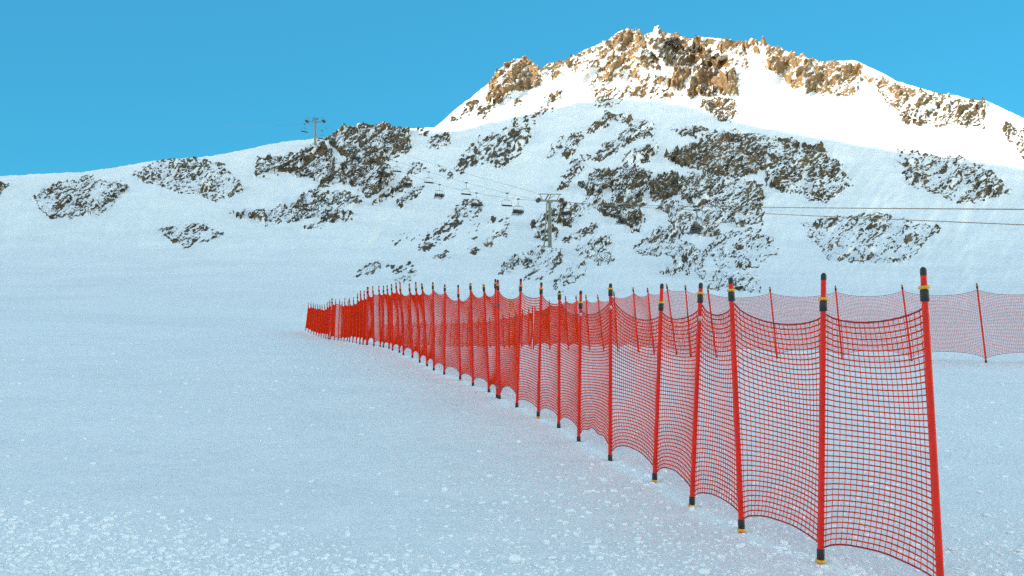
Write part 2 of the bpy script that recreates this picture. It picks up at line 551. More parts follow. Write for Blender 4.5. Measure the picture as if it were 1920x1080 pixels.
# ------------------------------------------------------------------ mountain
SKY = np.array([(-2600, 120), (-1500, 250), (-700, 300), (-300, 318), (0, 330), (160, 322), (300, 300), (400, 292), (480, 276), (540, 264), (570, 262), (600, 259), (616, 257), (624, 250), (632, 244), (650, 239),
                (675, 237), (700, 236), (720, 237), (745, 239), (765, 241), (790, 240), (815, 238), (830, 226), (845, 213), (860, 200),
                (880, 184), (900, 169), (915, 157), (925, 146), (935, 135), (945, 125), (957, 116), (968, 110), (978, 109), (988, 112), (998, 119),
                (1006, 128), (1014, 131), (1022, 124), (1030, 118), (1045, 117), (1060, 113), (1075, 105), (1090, 97), (1110, 89), (1130, 81), (1145, 72),
                (1158, 61), (1168, 57), (1178, 55), (1190, 58), (1198, 62), (1205, 67), (1213, 64), (1222, 60), (1235, 58), (1250, 60), (1262, 63),
                (1275, 66), (1290, 71), (1310, 71), (1325, 70), (1340, 72), (1380, 80), (1430, 78), (1480, 98), (1540, 118), (1600, 112), (1680, 150), (1760, 176), (1850, 190), (1920, 222),
                (2100, 250), (2500, 240), (3200, 180), (4600, 150)], float)
RNG = np.array([(40, 885), (57, 860), (120, 770), (180, 690), (240, 600), (275, 540), (345, 455), (400, 390), (465, 320), (510, 245), (560, 165), (600, 120), (645, 86), (690, 80)], float)


def skyline(px):
    return np.interp(px, SKY[:, 0], SKY[:, 1])


def range_at(py):
    return np.interp(py, RNG[:, 0], RNG[:, 1])


# rock patches seen on the face: polygon, density 0-1, coarse 0-1 (share of large blocks)
PATCH = [
    ([(916, 166), (926, 146), (945, 124), (968, 108), (988, 110), (1006, 128), (1012, 150), (1003, 164), (966, 168), (950, 172), (955, 182), (936, 194), (915, 196), (911, 182)], .85, .8),
    ([(863, 200), (884, 184), (896, 190), (890, 205), (868, 218)], .4, .3), ([(846, 222), (866, 212), (870, 220), (852, 232)], .35, .2),
    ([(892, 205), (912, 196), (922, 205), (905, 222), (895, 220)], .3, .2),
    ([(1022, 122), (1052, 114), (1052, 140), (1036, 147), (1026, 138)], .65, .4), ([(1008, 128), (1028, 122), (1030, 136), (1010, 138)], .7, .4),
    ([(1058, 117), (1078, 103), (1100, 92), (1130, 80), (1155, 64), (1160, 95), (1148, 108), (1130, 128), (1108, 128), (1092, 136), (1078, 138), (1068, 124)], .5, .45),
    ([(1155, 64), (1178, 54), (1200, 62), (1204, 80), (1214, 98), (1206, 104), (1180, 100), (1165, 98), (1148, 96)], .88, .8),
    ([(1150, 98), (1204, 102), (1212, 118), (1202, 134), (1196, 140), (1166, 148), (1140, 158), (1112, 160), (1110, 150), (1124, 132), (1134, 118)], .62, .55),
    ([(1206, 104), (1222, 104), (1232, 116), (1232, 122), (1216, 122)], .85, .6), ([(1208, 122), (1230, 122), (1238, 130), (1215, 130)], .6, .4),
    ([(1213, 68), (1240, 60), (1246, 80), (1236, 98), (1220, 92)], .72, .5),
    ([(1248, 60), (1262, 62), (1287, 70), (1296, 80), (1276, 88), (1264, 82), (1250, 76)], .6, .4),
    ([(1244, 84), (1258, 82), (1278, 90), (1280, 100), (1310, 110), (1340, 118), (1345, 140), (1300, 124), (1262, 126), (1238, 110), (1240, 94)], .97, .6),
    ([(1290, 92), (1310, 74), (1345, 72), (1420, 82), (1420, 100), (1345, 98), (1300, 100)], .68, .5),
    ([(1310, 104), (1345, 106), (1400, 110), (1400, 130), (1345, 124)], .8, .5),
    ([(1256, 150), (1264, 134), (1276, 125), (1304, 124), (1302, 140), (1284, 150), (1278, 164), (1258, 168), (1252, 160)], .92, .9),
    ([(1288, 170), (1302, 146), (1306, 128), (1320, 122), (1345, 136), (1380, 140), (1380, 180), (1345, 172), (1330, 176), (1312, 184), (1290, 182)], .93, .9),
    ([(1318, 188), (1345, 180), (1380, 190), (1380, 225), (1345, 222), (1330, 212), (1318, 200)], .7, .5),
    ([(1112, 168), (1130, 164), (1165, 172), (1184, 178), (1172, 186), (1150, 196), (1136, 206), (1120, 200), (1118, 186)], .68, .12),
    ([(1176, 160), (1230, 165), (1275, 180), (1250, 186), (1200, 182), (1180, 178)], .4, .05),
    ([(1184, 140), (1250, 142), (1256, 158), (1220, 162), (1186, 158)], .3, .2),
    ([(1022, 190), (1036, 172), (1052, 168), (1050, 180), (1030, 198)], .6, .4), ([(963, 192), (972, 186), (978, 192), (966, 200)], .85, .5),
    ([(1000, 212), (1032, 203), (1032, 210), (1004, 220)], .45, .1), ([(958, 230), (985, 214), (1010, 212), (1000, 224), (972, 234)], .35, .1),
    ([(938, 244), (952, 236), (972, 238), (960, 248)], .6, .2), ([(940, 172), (955, 174), (957, 184), (940, 184)], .7, .4),
    # shaded middle
    ([(942, 240), (975, 236), (1000, 230), (990, 258), (968, 292), (944, 312), (902, 306), (858, 320), (860, 302), (880, 275), (908, 254)], .36, .15),
    ([(1026, 290), (1040, 268), (1056, 256), (1050, 276), (1034, 294)], .6, .2), ([(1056, 288), (1066, 258), (1086, 244), (1090, 256), (1080, 280), (1062, 298)], .5, .15),
    ([(1100, 246), (1122, 232), (1140, 211), (1162, 216), (1186, 224), (1180, 232), (1146, 224), (1128, 236), (1108, 250)], .72, .3),
    ([(1105, 296), (1126, 276), (1150, 262), (1178, 236), (1214, 226), (1234, 238), (1228, 258), (1196, 258), (1172, 270), (1150, 286), (1122, 302)], .62, .25),
    ([(1045, 357), (1056, 326), (1080, 300), (1106, 290), (1100, 306), (1080, 330), (1064, 350)], .55, .3),
    ([(1144, 322), (1166, 298), (1196, 278), (1226, 268), (1240, 276), (1222, 294), (1190, 308), (1168, 330)], .6, .25),
    ([(1252, 240), (1285, 238), (1320, 240), (1345, 246), (1420, 250), (1420, 270), (1345, 262), (1290, 254)], .6, .3),
    ([(1246, 298), (1262, 286), (1298, 272), (1345, 252), (1430, 256), (1460, 300), (1400, 330), (1345, 330), (1300, 318), (1270, 308)], .84, .85),
    ([(1090, 348), (1106, 328), (1128, 320), (1152, 318), (1150, 346), (1130, 360), (1104, 366)], .88, .8),
    ([(1152, 322), (1180, 314), (1222, 322), (1218, 348), (1202, 368), (1212, 384), (1188, 390), (1152, 376), (1150, 350)], .82, .7),
    ([(1218, 352), (1236, 332), (1262, 320), (1284, 338), (1278, 356), (1258, 372), (1236, 376), (1222, 370)], .90, 1.0),
    ([(1280, 330), (1345, 330), (1430, 350), (1430, 420), (1345, 418), (1310, 398), (1290, 380), (1280, 372)], .80, .6),
    ([(1226, 374), (1262, 374), (1290, 390), (1310, 408), (1345, 418), (1345, 444), (1310, 436), (1282, 440), (1262, 426), (1248, 398), (1230, 388)], .78, .5),
    ([(1118, 388), (1140, 378), (1190, 386), (1206, 406), (1200, 432), (1190, 438), (1176, 424), (1156, 412), (1128, 400)], .88, .75),
    ([(1076, 384), (1112, 366), (1128, 372), (1110, 392), (1080, 402)], .72, .5), ([(1040, 400), (1060, 384), (1080, 392), (1074, 420), (1056, 424), (1040, 414)], .85, .6),
    ([(996, 428), (1010, 412), (1030, 396), (1060, 382), (1066, 394), (1040, 410), (1022, 424)], .72, .5), ([(1006, 448), (1012, 432), (1030, 428), (1050, 436), (1040, 446), (1014, 452)], .72, .5),
    ([(1060, 454), (1072, 442), (1098, 430), (1118, 420), (1118, 432), (1096, 442), (1078, 452)], .88, .7),
    ([(1078, 468), (1100, 462), (1116, 446), (1130, 444), (1146, 442), (1150, 452), (1130, 460), (1140, 478), (1150, 488), (1120, 492), (1098, 482)], .72, .45),
    ([(1185, 470), (1212, 450), (1236, 428), (1262, 430), (1276, 452), (1302, 460), (1322, 478), (1312, 506), (1285, 515), (1266, 500), (1268, 482), (1240, 474), (1206, 480)], .82, .55),
    ([(1345, 440), (1420, 430), (1460, 470), (1420, 500), (1345, 500), (1325, 470)], .6, .5),
    ([(1240, 516), (1256, 506), (1272, 508), (1262, 518)], .6, .3), ([(1305, 514), (1345, 510), (1420, 516), (1420, 545), (1330, 535)], .72, .5),
    ([(1038, 540), (1052, 514), (1076, 498), (1098, 492), (1096, 510), (1080, 528), (1060, 530), (1050, 548)], .56, .4),
    ([(938, 514), (946, 496), (964, 484), (970, 492), (956, 508)], .88, .7), ([(978, 494), (990, 484), (1000, 486), (992, 496)], .75, .5),
    ([(960, 488), (990, 476), (1018, 464), (1046, 466), (1056, 478), (1046, 494), (1020, 502), (990, 500)], .52, .3), ([(980, 524), (1010, 500), (1040, 494), (1032, 516), (1000, 526)], .45, .3),
    # boulder fields on the open slope
    ([(834, 406), (852, 392), (874, 376), (904, 378), (906, 392), (880, 404), (850, 410)], .5, .1),
    ([(782, 466), (800, 440), (826, 418), (856, 410), (868, 420), (846, 446), (820, 466), (796, 472)], .26, .05),
    ([(700, 470), (760, 440), (790, 436), (784, 452), (730, 466)], .13, .0), ([(870, 400), (960, 410), (950, 440), (880, 450)], .09, .05),
    ([(668, 518), (680, 502), (700, 492), (724, 488), (716, 504), (690, 516)], .42, .15), ([(720, 500), (770, 490), (775, 505), (730, 512)], .2, .05),
    ([(738, 524), (744, 514), (772, 508), (778, 520), (756, 530)], .5, .1), ([(810, 488), (824, 478), (846, 474), (842, 484)], .5, .2),
    ([(908, 460), (920, 448), (932, 446), (922, 460)], .6, .3), ([(934, 450), (942, 432), (952, 424), (950, 446)], .55, .3), ([(880, 464), (900, 462), (890, 478), (878, 476)], .3, .2),
    # left knoll
    ([(622, 262), (632, 246), (650, 238), (700, 235), (748, 237), (764, 252), (768, 276), (756, 290), (735, 300), (704, 305), (662, 302), (640, 290), (628, 276)], .80, .75),
    ([(560, 290), (574, 278), (596, 268), (618, 284), (622, 300), (618, 322), (600, 332), (574, 330), (540, 322), (480, 330), (480, 300), (530, 296)], .82, .7),
    ([(580, 334), (600, 318), (630, 316), (644, 304), (700, 304), (726, 316), (738, 334), (722, 346), (690, 350), (664, 346), (640, 344), (606, 344)], .88, .7),
    ([(674, 352), (690, 342), (716, 346), (712, 358), (690, 364)], .93, .7), ([(698, 380), (720, 360), (742, 350), (764, 330), (773, 340), (770, 348), (752, 356), (720, 372)], .8, .5),
    ([(742, 382), (760, 366), (776, 356), (792, 352), (786, 362), (770, 374), (752, 384)], .7, .4),
    ([(540, 392), (560, 378), (580, 366), (620, 364), (660, 362), (680, 370), (670, 384), (640, 380), (610, 386), (580, 392)], .78, .55), ([(578, 358), (600, 346), (618, 350), (596, 362)], .6, .3),
    ([(440, 400), (520, 392), (570, 396), (612, 388), (622, 392), (596, 404), (570, 412), (500, 420)], .8, .5), ([(594, 418), (608, 402), (634, 394), (660, 400), (644, 412), (616, 416)], .62, .6),
    ([(612, 262), (618, 254), (632, 254), (632, 264)], .95, .7),
    ([(572, 425), (606, 425), (608, 429), (572, 430)], .5, .1),
    ([(800, 266), (812, 256), (842, 250), (840, 266), (816, 278), (804, 278)], .5, .3), ([(776, 252), (790, 242), (806, 244), (800, 254)], .35, .1),
    ([(762, 322), (772, 306), (790, 304), (794, 314), (776, 326)], .45, .15), ([(820, 320), (824, 312), (832, 312), (830, 322)], .5, .2), ([(836, 334), (842, 326), (852, 328), (846, 336)], .5, .2),
    # beyond the photograph's edges
    ([(250, 330), (300, 300), (360, 296), (420, 310), (460, 360), (400, 372), (320, 356)], .66, .5), ([(60, 370), (160, 330), (240, 350), (200, 400), (100, 410)], .6, .5),
    ([(300, 430), (380, 420), (420, 440), (340, 460)], .5, .4), ([(-200, 360), (-40, 330), (20, 350), (-60, 420)], .6, .5),
    ([(1430, 78), (1500, 104), (1560, 118), (1620, 130), (1600, 180), (1500, 170), (1440, 130)], .78, .7), ([(1620, 140), (1740, 178), (1850, 195), (1840, 240), (1700, 230)], .7, .6),
    ([(1420, 250), (1540, 280), (1600, 340), (1540, 380), (1440, 350)], .76, .7), ([(1500, 420), (1640, 400), (1760, 430), (1700, 490), (1560, 490)], .6, .5),
    ([(1680, 280), (1820, 300), (1900, 360), (1800, 380), (1700, 340)], .66, .5), ([(1880, 240), (2100, 255), (2300, 300), (2200, 400), (1950, 350)], .66, .6),
]


def poly_sdf(x, y, poly):
    """signed distance, negative inside"""
    p = np.array(poly, float)
    d = np.full(x.shape, 1e18); inside = np.zeros(x.shape, bool)
    n = len(p)
    for i in range(n):
        a = p[i]; b = p[(i + 1) % n]
        e = b - a
        wx = x - a[0]; wy = y - a[1]
        t = np.clip((wx * e[0] + wy * e[1]) / (e @ e), 0, 1)
        d = np.minimum(d, (wx - e[0] * t) ** 2 + (wy - e[1] * t) ** 2)
        c = ((a[1] <= y) & (b[1] > y)) | ((b[1] <= y) & (a[1] > y))
        with np.errstate(divide='ignore', invalid='ignore'):
            xi = a[0] + (y - a[1]) * (b[0] - a[0]) / (b[1] - a[1])
        inside ^= c & (x < xi)
    d = np.sqrt(d)
    return np.where(inside, -d, d)


pxs = np.concatenate([np.linspace(-2600, -200, 60, endpoint=False), np.linspace(-200, 540, 420, endpoint=False), np.linspace(540, 1380, 1000, endpoint=False),
                      np.linspace(1380, 2100, 400, endpoint=False), np.linspace(2100, 4600, 60)])
NC = len(pxs)
tanb = (pxs - 960) / F
# bottom row joins the ground sheet at Y1
z0 = ground(tanb * Y1, np.full(NC, Y1))
# photo height of that joint for each column
b0 = ((z0 - CAMZ) / Y1)
y0 = 540 - F * (b0 * CP - SP) / (CP + b0 * SP)
skyl = skyline(pxs) + 1.3 * fbm(pxs / 9.0, pxs * 0 + 3.0, 71, 3) + 2.2 * fbm(pxs / 30.0, pxs * 0 + 9.0, 73, 2) * sstep(820, 900, np.abs(pxs - 0))
NRW = 640
s = np.linspace(0, 1, NRW) ** 0.93
PY = y0[None, :] + (skyl - y0)[None, :] * s[:, None]
PX = np.broadcast_to(pxs[None, :], PY.shape).copy()
R = range_at(PY)
R = R + (Y1 - R[0:1]) * (1 - s[:, None]) ** 5
# gullies and ribs
sx = PX + 0.45 * PY
fade = np.sin(np.clip(s, 0, 1) * math.pi)[:, None] ** 0.6
R = R * (1 + fade * (0.030 * fbm(sx / 120, PY / 150, 21, 3) + 0.016 * fbm(sx / 34, PY / 60, 23, 3)))
# summit gullies; the walled recess right of the top, which the rib to its left keeps out of the sun
up_ = sstep(230, 130, PY) * sstep(0, 0.06, 1 - s)[:, None]
R = R * (1 + up_ * (0.046 * fbm(sx / 60, PY / 90, 27, 3) + 0.022 * fbm(sx / 18, PY / 26, 29, 3)))
wall_ = sstep(12, -10, poly_sdf(PX, PY, [(1246, 82), (1268, 78), (1312, 100), (1360, 112), (1360, 138), (1300, 130), (1246, 116)]))
wall_ += 0.7 * sstep(8, -6, poly_sdf(PX, PY, [(1316, 150), (1350, 142), (1360, 176), (1326, 176)])) + 0.5 * sstep(8, -6, poly_sdf(PX, PY, [(1222, 104), (1234, 110), (1236, 124), (1220, 122)]))
R = R * (1 + 0.062 * wall_)
P = at(PX, PY, R)

# patch fields
dens = np.zeros(PY.shape); coarse = np.zeros(PY.shape)
wx = PX + 7 * fbm(PX / 16, PY / 16, 31, 3) + 4 * fbm(PX / 5, PY / 5, 33, 2)
wy = PY + 7 * fbm(PX / 16, PY / 16, 37, 3) + 4 * fbm(PX / 5, PY / 5, 39, 2)
for poly, dn, co in PATCH:
    pp = np.array(poly)
    c0 = np.searchsorted(pxs, pp[:, 0].min() - 16); c1 = np.searchsorted(pxs, pp[:, 0].max() + 16)
    sl = (slice(None), slice(c0, c1))
    sd = poly_sdf(wx[sl], wy[sl], poly)
    k = (dn if dn > 0.8 else dn ** 0.85) * sstep(4.5, -3.5, sd)
    up = k > dens[sl]
    coarse[sl] = np.where(up, co, coarse[sl])
    dens[sl] = np.maximum(dens[sl], k)
dens = np.maximum(dens, 0.012 * (fbm(PX / 60, PY / 40, 41, 2) > -0.1) * (PY > 175))

ANG = math.radians(36)
ca, sa = math.cos(ANG), math.sin(ANG)
U = (PX * ca - PY * sa); V = (PX * sa + PY * ca)       # U runs up to the right along the strata


def blocks(scale, ax, seed, chance):
    w = 0.35 * scale
    u = (U + w * fbm(PX / scale, PY / scale, seed + 3, 2)) / (scale * ax)
    v = (V + w * fbm(PX / scale, PY / scale, seed + 7, 2)) / scale
    f1, f2, bx, by, cx, cy = voronoi(u, v, seed)
    h1 = _hash(cx, cy, seed + 11); h2 = _hash(cx, cy, seed + 13); h3 = _hash(cx, cy, seed + 17); h4 = _hash(cx, cy, seed + 19)
    on = sstep(0.0, 0.06, chance - h1)
    edge = np.clip((f2 - f1) / 0.30, 0, 1)
    tilt = (h3 - 0.5) * bx * 1.6 + (h4 - 0.35) * by * 1.9
    prof = edge * np.clip(0.45 + 0.6 * h2 + tilt, 0.05, 1.6)
    return on * prof, on * sstep(0.10, 0.30, edge * 0.9 + 0.1 * h2)


hL, eL = blocks(19, 1.8, 101, dens * coarse * 1.15)
hM, eM = blocks(8.0, 2.3, 131, dens * np.clip(1.12 * np.sqrt(coarse) - 0.12, 0, 1))
hS, eS = blocks(4.2, 2.3, 161, dens * 1.15)
hT, eT = blocks(2.6, 2.0, 181, dens * 0.85)
rough = fbm(U / 5.0, V / 1.9, 191, 3)
amp_px = 9.5 * hL + 5.2 * hM * (0.6 + 0.4 * eL) + 2.6 * hS + 1.2 * hT * (0.4 + 0.6 * dens)
expo = np.clip(np.maximum(np.maximum(eL * coarse, eM * 0.95), np.maximum(eS * 0.95, eT * 0.75 * (dens > 0.06))), 0, 1)
amp_px = amp_px * sstep(0.0, 0.03, dens) + 1.2 * rough * expo
# fade block relief at the joint with the ground sheet
amp_px *= sstep(0.0, 0.12, s)[:, None]
Hm = amp_px * R / F
dirx = P[..., 0] / np.hypot(P[..., 0], P[..., 1]); diry = P[..., 1] / np.hypot(P[..., 0], P[..., 1])
# soft drifts on the open snow
drift = (0.9 * fbm(sx / 26, PY / 22, 51, 3) + 0.35 * fbm(sx / 9, PY / 7, 57, 3)) * R / F * sstep(0.0, 0.1, s)[:, None] * sstep(1.0, 0.96, s)[:, None]
P[..., 0] -= dirx * Hm * 0.85
P[..., 1] -= diry * Hm * 0.85
P[..., 2] += Hm * 0.50 + drift * (2.0 + 2.0 * sstep(250, 200, PY))

# surface normals for lying snow
dU = np.gradient(P, axis=1); dV = np.gradient(P, axis=0)
nn = np.cross(dU, dV); nn /= np.linalg.norm(nn, axis=-1, keepdims=True) + 1e-12
nz = np.abs(nn[..., 2])
lie = sstep(0.80, 0.93, nz + 0.10 * fbm(PX / 3.0, PY / 3.0, 61, 2))
keepf = 0.25 + 0.68 * sstep(0.30, 0.75, dens)
dust = sstep(0.02, 0.34, fbm(U / 18.0, V / 4.6, 201, 4) + 0.25 * fbm(PX / 5, PY / 4, 203, 2) + 0.20 * (0.62 - dens)) * sstep(1.05, 0.7, dens * (0.5 + 0.5 * coarse))
rock = np.clip(expo * (1 - keepf * lie) * (1 - (0.85 - 0.35 * coarse) * dust * sstep(0.35, 0.6, dens)), 0, 1)
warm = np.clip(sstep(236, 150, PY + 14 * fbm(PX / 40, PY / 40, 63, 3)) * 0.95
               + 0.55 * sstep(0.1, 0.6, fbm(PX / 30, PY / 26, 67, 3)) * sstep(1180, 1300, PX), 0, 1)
shaded_wall = sstep(3, -5, poly_sdf(wx, wy, [(1238, 84), (1262, 80), (1300, 106), (1345, 118), (1345, 146), (1290, 126), (1236, 118)]))  # ochre is taken out here to paint the shade on the recessed wall
warm *= 1 - 0.8 * shaded_wall
# the far side of the ridge
back_rows = []; last = P[-1]
for k, (dy, dz) in enumerate([(6, -2.5), (18, -9), (40, -24), (80, -50), (150, -95), (260, -160)]):
    q = last.copy()
    q[:, 0] += tanb * dy; q[:, 1] += dy; q[:, 2] = np.maximum(q[:, 2] + dz + 2.0 * fbm(pxs / 20, pxs * 0 + k, 83, 2), -20)
    back_rows.append(q)
Pall = np.concatenate([P, np.array(back_rows)], 0)
pad = np.zeros((len(back_rows), NC))
me = mesh_np('mountain', Pall, grid_quads(Pall.shape[0], NC))
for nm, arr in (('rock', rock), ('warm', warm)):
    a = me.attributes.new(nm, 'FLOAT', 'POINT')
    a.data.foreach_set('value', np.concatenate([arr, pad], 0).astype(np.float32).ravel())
mountain = tag(obj('mountain', me, M_MOUNT), 'rocky snow covered mountain with a sunlit summit above the shaded slope', 'mountain', kind='structure')

# ------------------------------------------------------------------ sun and the ridge whose shadow lies on the slope
SUN_AZ = math.atan2(-0.76, -0.65)
SUN_EL = math.radians(13.0)
sdir = np.array([math.sin(SUN_AZ) * math.cos(SUN_EL), math.cos(SUN_AZ) * math.cos(SUN_EL), math.sin(SUN_EL)])
EDGE = np.array([(-2600, 60), (-1200, 200), (-400, 280), (0, 316), (300, 292), (480, 272), (575, 267), (620, 262), (650, 243), (700, 240), (745, 241), (790, 246), (820, 252), (850, 262), (872, 267), (900, 258), (930, 246), (965, 235), (1000, 223), (1040, 208),
                 (1080, 196), (1110, 188), (1140, 184), (1180, 186), (1230, 189), (1290, 197), (1330, 210), (1380, 225), (1500, 250), (1700, 285), (1950, 320), (2600, 300), (4600, 200)], float)
ex = np.linspace(-500, 2300, 240)
ey = np.interp(ex, EDGE[:, 0], EDGE[:, 1]) + 0.8 * fbm(ex / 18, ex * 0, 91, 2)
pe = at(ex, ey, range_at(ey))
ridge = pe + sdir * 1150.0
rd = ridge[-1] - ridge[0]; rd[2] = 0; rd /= np.linalg.norm(rd)
# ends carried on, falling away slowly
n_end = 14
left_end = np.array([ridge[0] - rd * 60 * (i + 1) + np.array([0, 0, -14.0 * (i + 1)]) for i in range(n_end)][::-1])
right_end = np.array([ridge[-1] + rd * 60 * (i + 1) + np.array([0, 0, -14.0 * (i + 1)]) for i in range(n_end)])
ridge = np.concatenate([left_end, ridge, right_end])
per = np.array([-sdir[0], -sdir[1], 0]); per /= np.linalg.norm(per)
offs = np.array([-900, -600, -400, -260, -160, -90, -40, -14, 0, 14, 40, 90, 160, 260, 400, 560, 700.0])
RR = np.empty((len(offs), len(ridge), 3))
idx = np.arange(len(ridge))
for i, o in enumerate(offs):
    RR[i] = ridge + per * o
    fall = abs(o) ** 1.02 * (0.72 if o < 0 else 0.95)
    RR[i, :, 2] = np.maximum(ridge[:, 2] - fall + (0 if o == 0 else 9 * fbm(idx / 9.0, idx * 0 + i * 0.7, 95, 3) * min(1, abs(o) / 90) - min(3, abs(o) * 0.2)), -18)
kk = sstep(230, 420, np.hypot(RR[..., 0], RR[..., 1])) * sstep(60, -30, RR[..., 1])
RR[..., 2] = -18 + (RR[..., 2] + 18) * kk
me = mesh_np('shadow_ridge', RR, grid_quads(len(offs), len(ridge)))
for nm in ('rock', 'warm'):
    a = me.attributes.new(nm, 'FLOAT', 'POINT')
    a.data.foreach_set('value', (0.35 * (fbm(RR[..., 0] / 60, RR[..., 2] / 40, 97, 3) > 0.15)).astype(np.float32).ravel())
tag(obj('opposite_mountain', me, M_MOUNT), 'mountain ridge across the valley that casts the shadow on the slope', 'mountain', kind='structure')

# valley floor, far lower detail, for everything the frame does not show
gx = np.linspace(-2400, 2400, 61)
GX, GY = np.meshgrid(gx, gx, indexing='xy')
rr = np.hypot(GX, GY)
GZ = -6 - 10 * sstep(60, 900, rr) + 2 * fbm(GX / 200, GY / 200, 99, 3)
me = mesh_np('valley_floor', np.stack([GX, GY, GZ], -1), grid_quads(61, 61))
tag(obj('valley_floor', me, M_SNOW), 'snow covered valley floor around the slope', 'snow', kind='structure')

# ------------------------------------------------------------------ loose snow
def icos():
    t = (1 + 5 ** 0.5) / 2
    v = np.array([(-1, t, 0), (1, t, 0), (-1, -t, 0), (1, -t, 0), (0, -1, t), (0, 1, t), (0, -1, -t), (0, 1, -t), (t, 0, -1), (t, 0, 1), (-t, 0, -1), (-t, 0, 1)], float)
    v /= np.linalg.norm(v[0])
    f = np.array([(0, 11, 5), (0, 5, 1), (0, 1, 7), (0, 7, 10), (0, 10, 11), (1, 5, 9), (5, 11, 4), (11, 10, 2), (10, 7, 6), (7, 1, 8), (3, 9, 4), (3, 4, 2), (3, 2, 6), (3, 6, 8), (3, 8, 9), (4, 9, 5), (2, 4, 11), (6, 2, 10), (8, 6, 7), (9, 8, 1)], int)
    return v, f


IV, IF = icos()


def sub_ico(v, f):
    vs = [tuple(p) for p in v]; cache = {}; nf = []
    def mid(a, b):
        k = (min(a, b), max(a, b))
        if k not in cache:
            m_ = (np.array(vs[a]) + np.array(vs[b])) / 2; m_ /= np.linalg.norm(m_)
            cache[k] = len(vs); vs.append(tuple(m_))
        return cache[k]
    for a, b, c in f:
        ab, bc, ca_ = mid(a, b), mid(b, c), mid(c, a)
        nf += [(a, ab, ca_), (b, bc, ab), (c, ca_, bc), (ab, bc, ca_)]
    return np.array(vs), np.array(nf)


def scatter_clods(name, xs, ys, sizes, label):
    n = len(xs)
    z = ground(xs, ys) + ground_detail(xs, ys)
    rv = rng.uniform(0.65, 1.25, (n, 12, 1))
    sc_ = sizes[:, None, None] * np.stack([rng.uniform(.8, 1.5, n), rng.uniform(.7, 1.3, n), rng.uniform(.4, .75, n)], -1)[:, None, :]
    ang = rng.uniform(0, 6.28, n)
    V_ = IV[None] * rv * sc_
    c_, s_ = np.cos(ang)[:, None], np.sin(ang)[:, None]
    x = V_[..., 0] * c_ - V_[..., 1] * s_ + xs[:, None]
    y = V_[..., 0] * s_ + V_[..., 1] * c_ + ys[:, None]
    zz = V_[..., 2] + (z + sizes * 0.22)[:, None]
    T_ = (IF[None] + (np.arange(n) * 12)[:, None, None]).reshape(-1, 3)
    me_ = mesh_np(name, np.stack([x, y, zz], -1), None, T_, smooth=True)
    return tag(obj(name, me_, M_CLUMP), label, 'snow', kind='stuff')


def make_clods():
    n = 42000
    py = 1090 - (1090 - 640) * rng.random(n) ** 1.25
    px = rng.uniform(-60, 1980, n)
    dep = CAMZ * F / (py - 620)
    x = (px - 960) / F * dep
    # thicker where the groomer left lumps: the lower left and in drifting streaks
    w = 0.05 + 0.48 * sstep(0.05, 0.5, fbm(x * 0.55 + 4, dep * 0.4, 331, 3))
    w += 1.3 * sstep(985, 1070, py + (600 - px) * 0.10) * sstep(1050, 640, px + 0.0 * py)
    w += 0.35 * sstep(960, 1060, py)
    keep = rng.random(n) < w * 0.6
    x, dep, py = x[keep], dep[keep], py[keep]
    keep = (np.hypot(x, dep) > 2)
    size = 0.0056 * np.exp(rng.normal(0, 0.68, len(x))) * np.clip(dep / 6.0, 0.9, 2.6)
    size = np.clip(size, 0.003, 0.035)
    return x, dep, size


cx_, cy_, cs_ = make_clods()
# front fence line keeps its own side: drop clods that would lie on pole feet
scatter_clods('snow_clods', cx_, cy_, cs_, 'small loose white snow clods strewn over the groomed slope')


def snow_lump(px, py, size, label):
    dep = CAMZ * F / (py - 620)
    for _ in range(6):
        x = (px - 960) / F * dep
        g = float(ground(x, dep))
        dep = (CAMZ - g) * F / (py - 620)
    x = (px - 960) / F * dep
    v, f = sub_ico(*sub_ico(IV, IF))
    rr_ = 1 + 0.30 * fbm(v[:, 0] * 1.3 + px, v[:, 1] * 1.3 + v[:, 2], 77, 3)
    v = v * rr_[:, None] * np.array([1.15, 0.9, 0.68]) * size
    me_ = mesh_np('snow_lump', v, None, f)
    o = obj('snow_lump', me_, M_CLUMP, loc=(x, dep, g + size * 0.42))
    tag(o, label, 'snow lump', 'larger snow lumps on the slope')


snow_lump(966, 1047, 0.040, 'largest round white snow lump lying alone at the lower middle of the slope')
snow_lump(1316, 1070, 0.030, 'white snow lump at the lower right corner of the slope')
snow_lump(1236, 1056, 0.016, 'small white snow lump left of the lower right corner')

# ------------------------------------------------------------------ fences
def unit(v): return v / np.linalg.norm(v)


def pole_tube():
    mb = MB()
    mb.lathe([(-0.25, 0.0225), (0.0, 0.0225), (0.9, 0.0222), (1.55, 0.0205), (2.0, 0.0185)], 14)
    return flat_shade_sharp(mb.mesh('pole'))


def cap_mesh():
    mb = MB(); mb.lathe([(1.972, 0.0196), (2.004, 0.0198), (2.016, 0.016), (2.024, 0.007)], 14)
    return flat_shade_sharp(mb.mesh('cap'), 50)


def ring_mesh(r=0.036):
    mb = MB(); mb.lathe([(-0.010, 0.022), (-0.008, r - 0.003), (-0.003, r), (0.004, r), (0.009, r - 0.004), (0.011, 0.022)], 18)
    return flat_shade_sharp(mb.mesh('collar_ring'), 50)


def sleeve_mesh():
    mb = MB(); mb.lathe([(-0.036, 0.0240), (-0.033, 0.0262), (0.033, 0.0262), (0.036, 0.0240)], 14)
    return flat_shade_sharp(mb.mesh('clamp_sleeve'), 40)


def clip_mesh():
    mb = MB()
    mb.box((0, -0.026, 0), (0.030, 0.012, 0.042), bevel=0.004)
    mb.bar((-0.012, -0.034, -0.010), (0.012, -0.034, 0.010), 0.003, 6)
    mb.bar((-0.012, -0.034, 0.010), (0.010, -0.034, -0.012), 0.003, 6)
    return mb.mesh('clip')


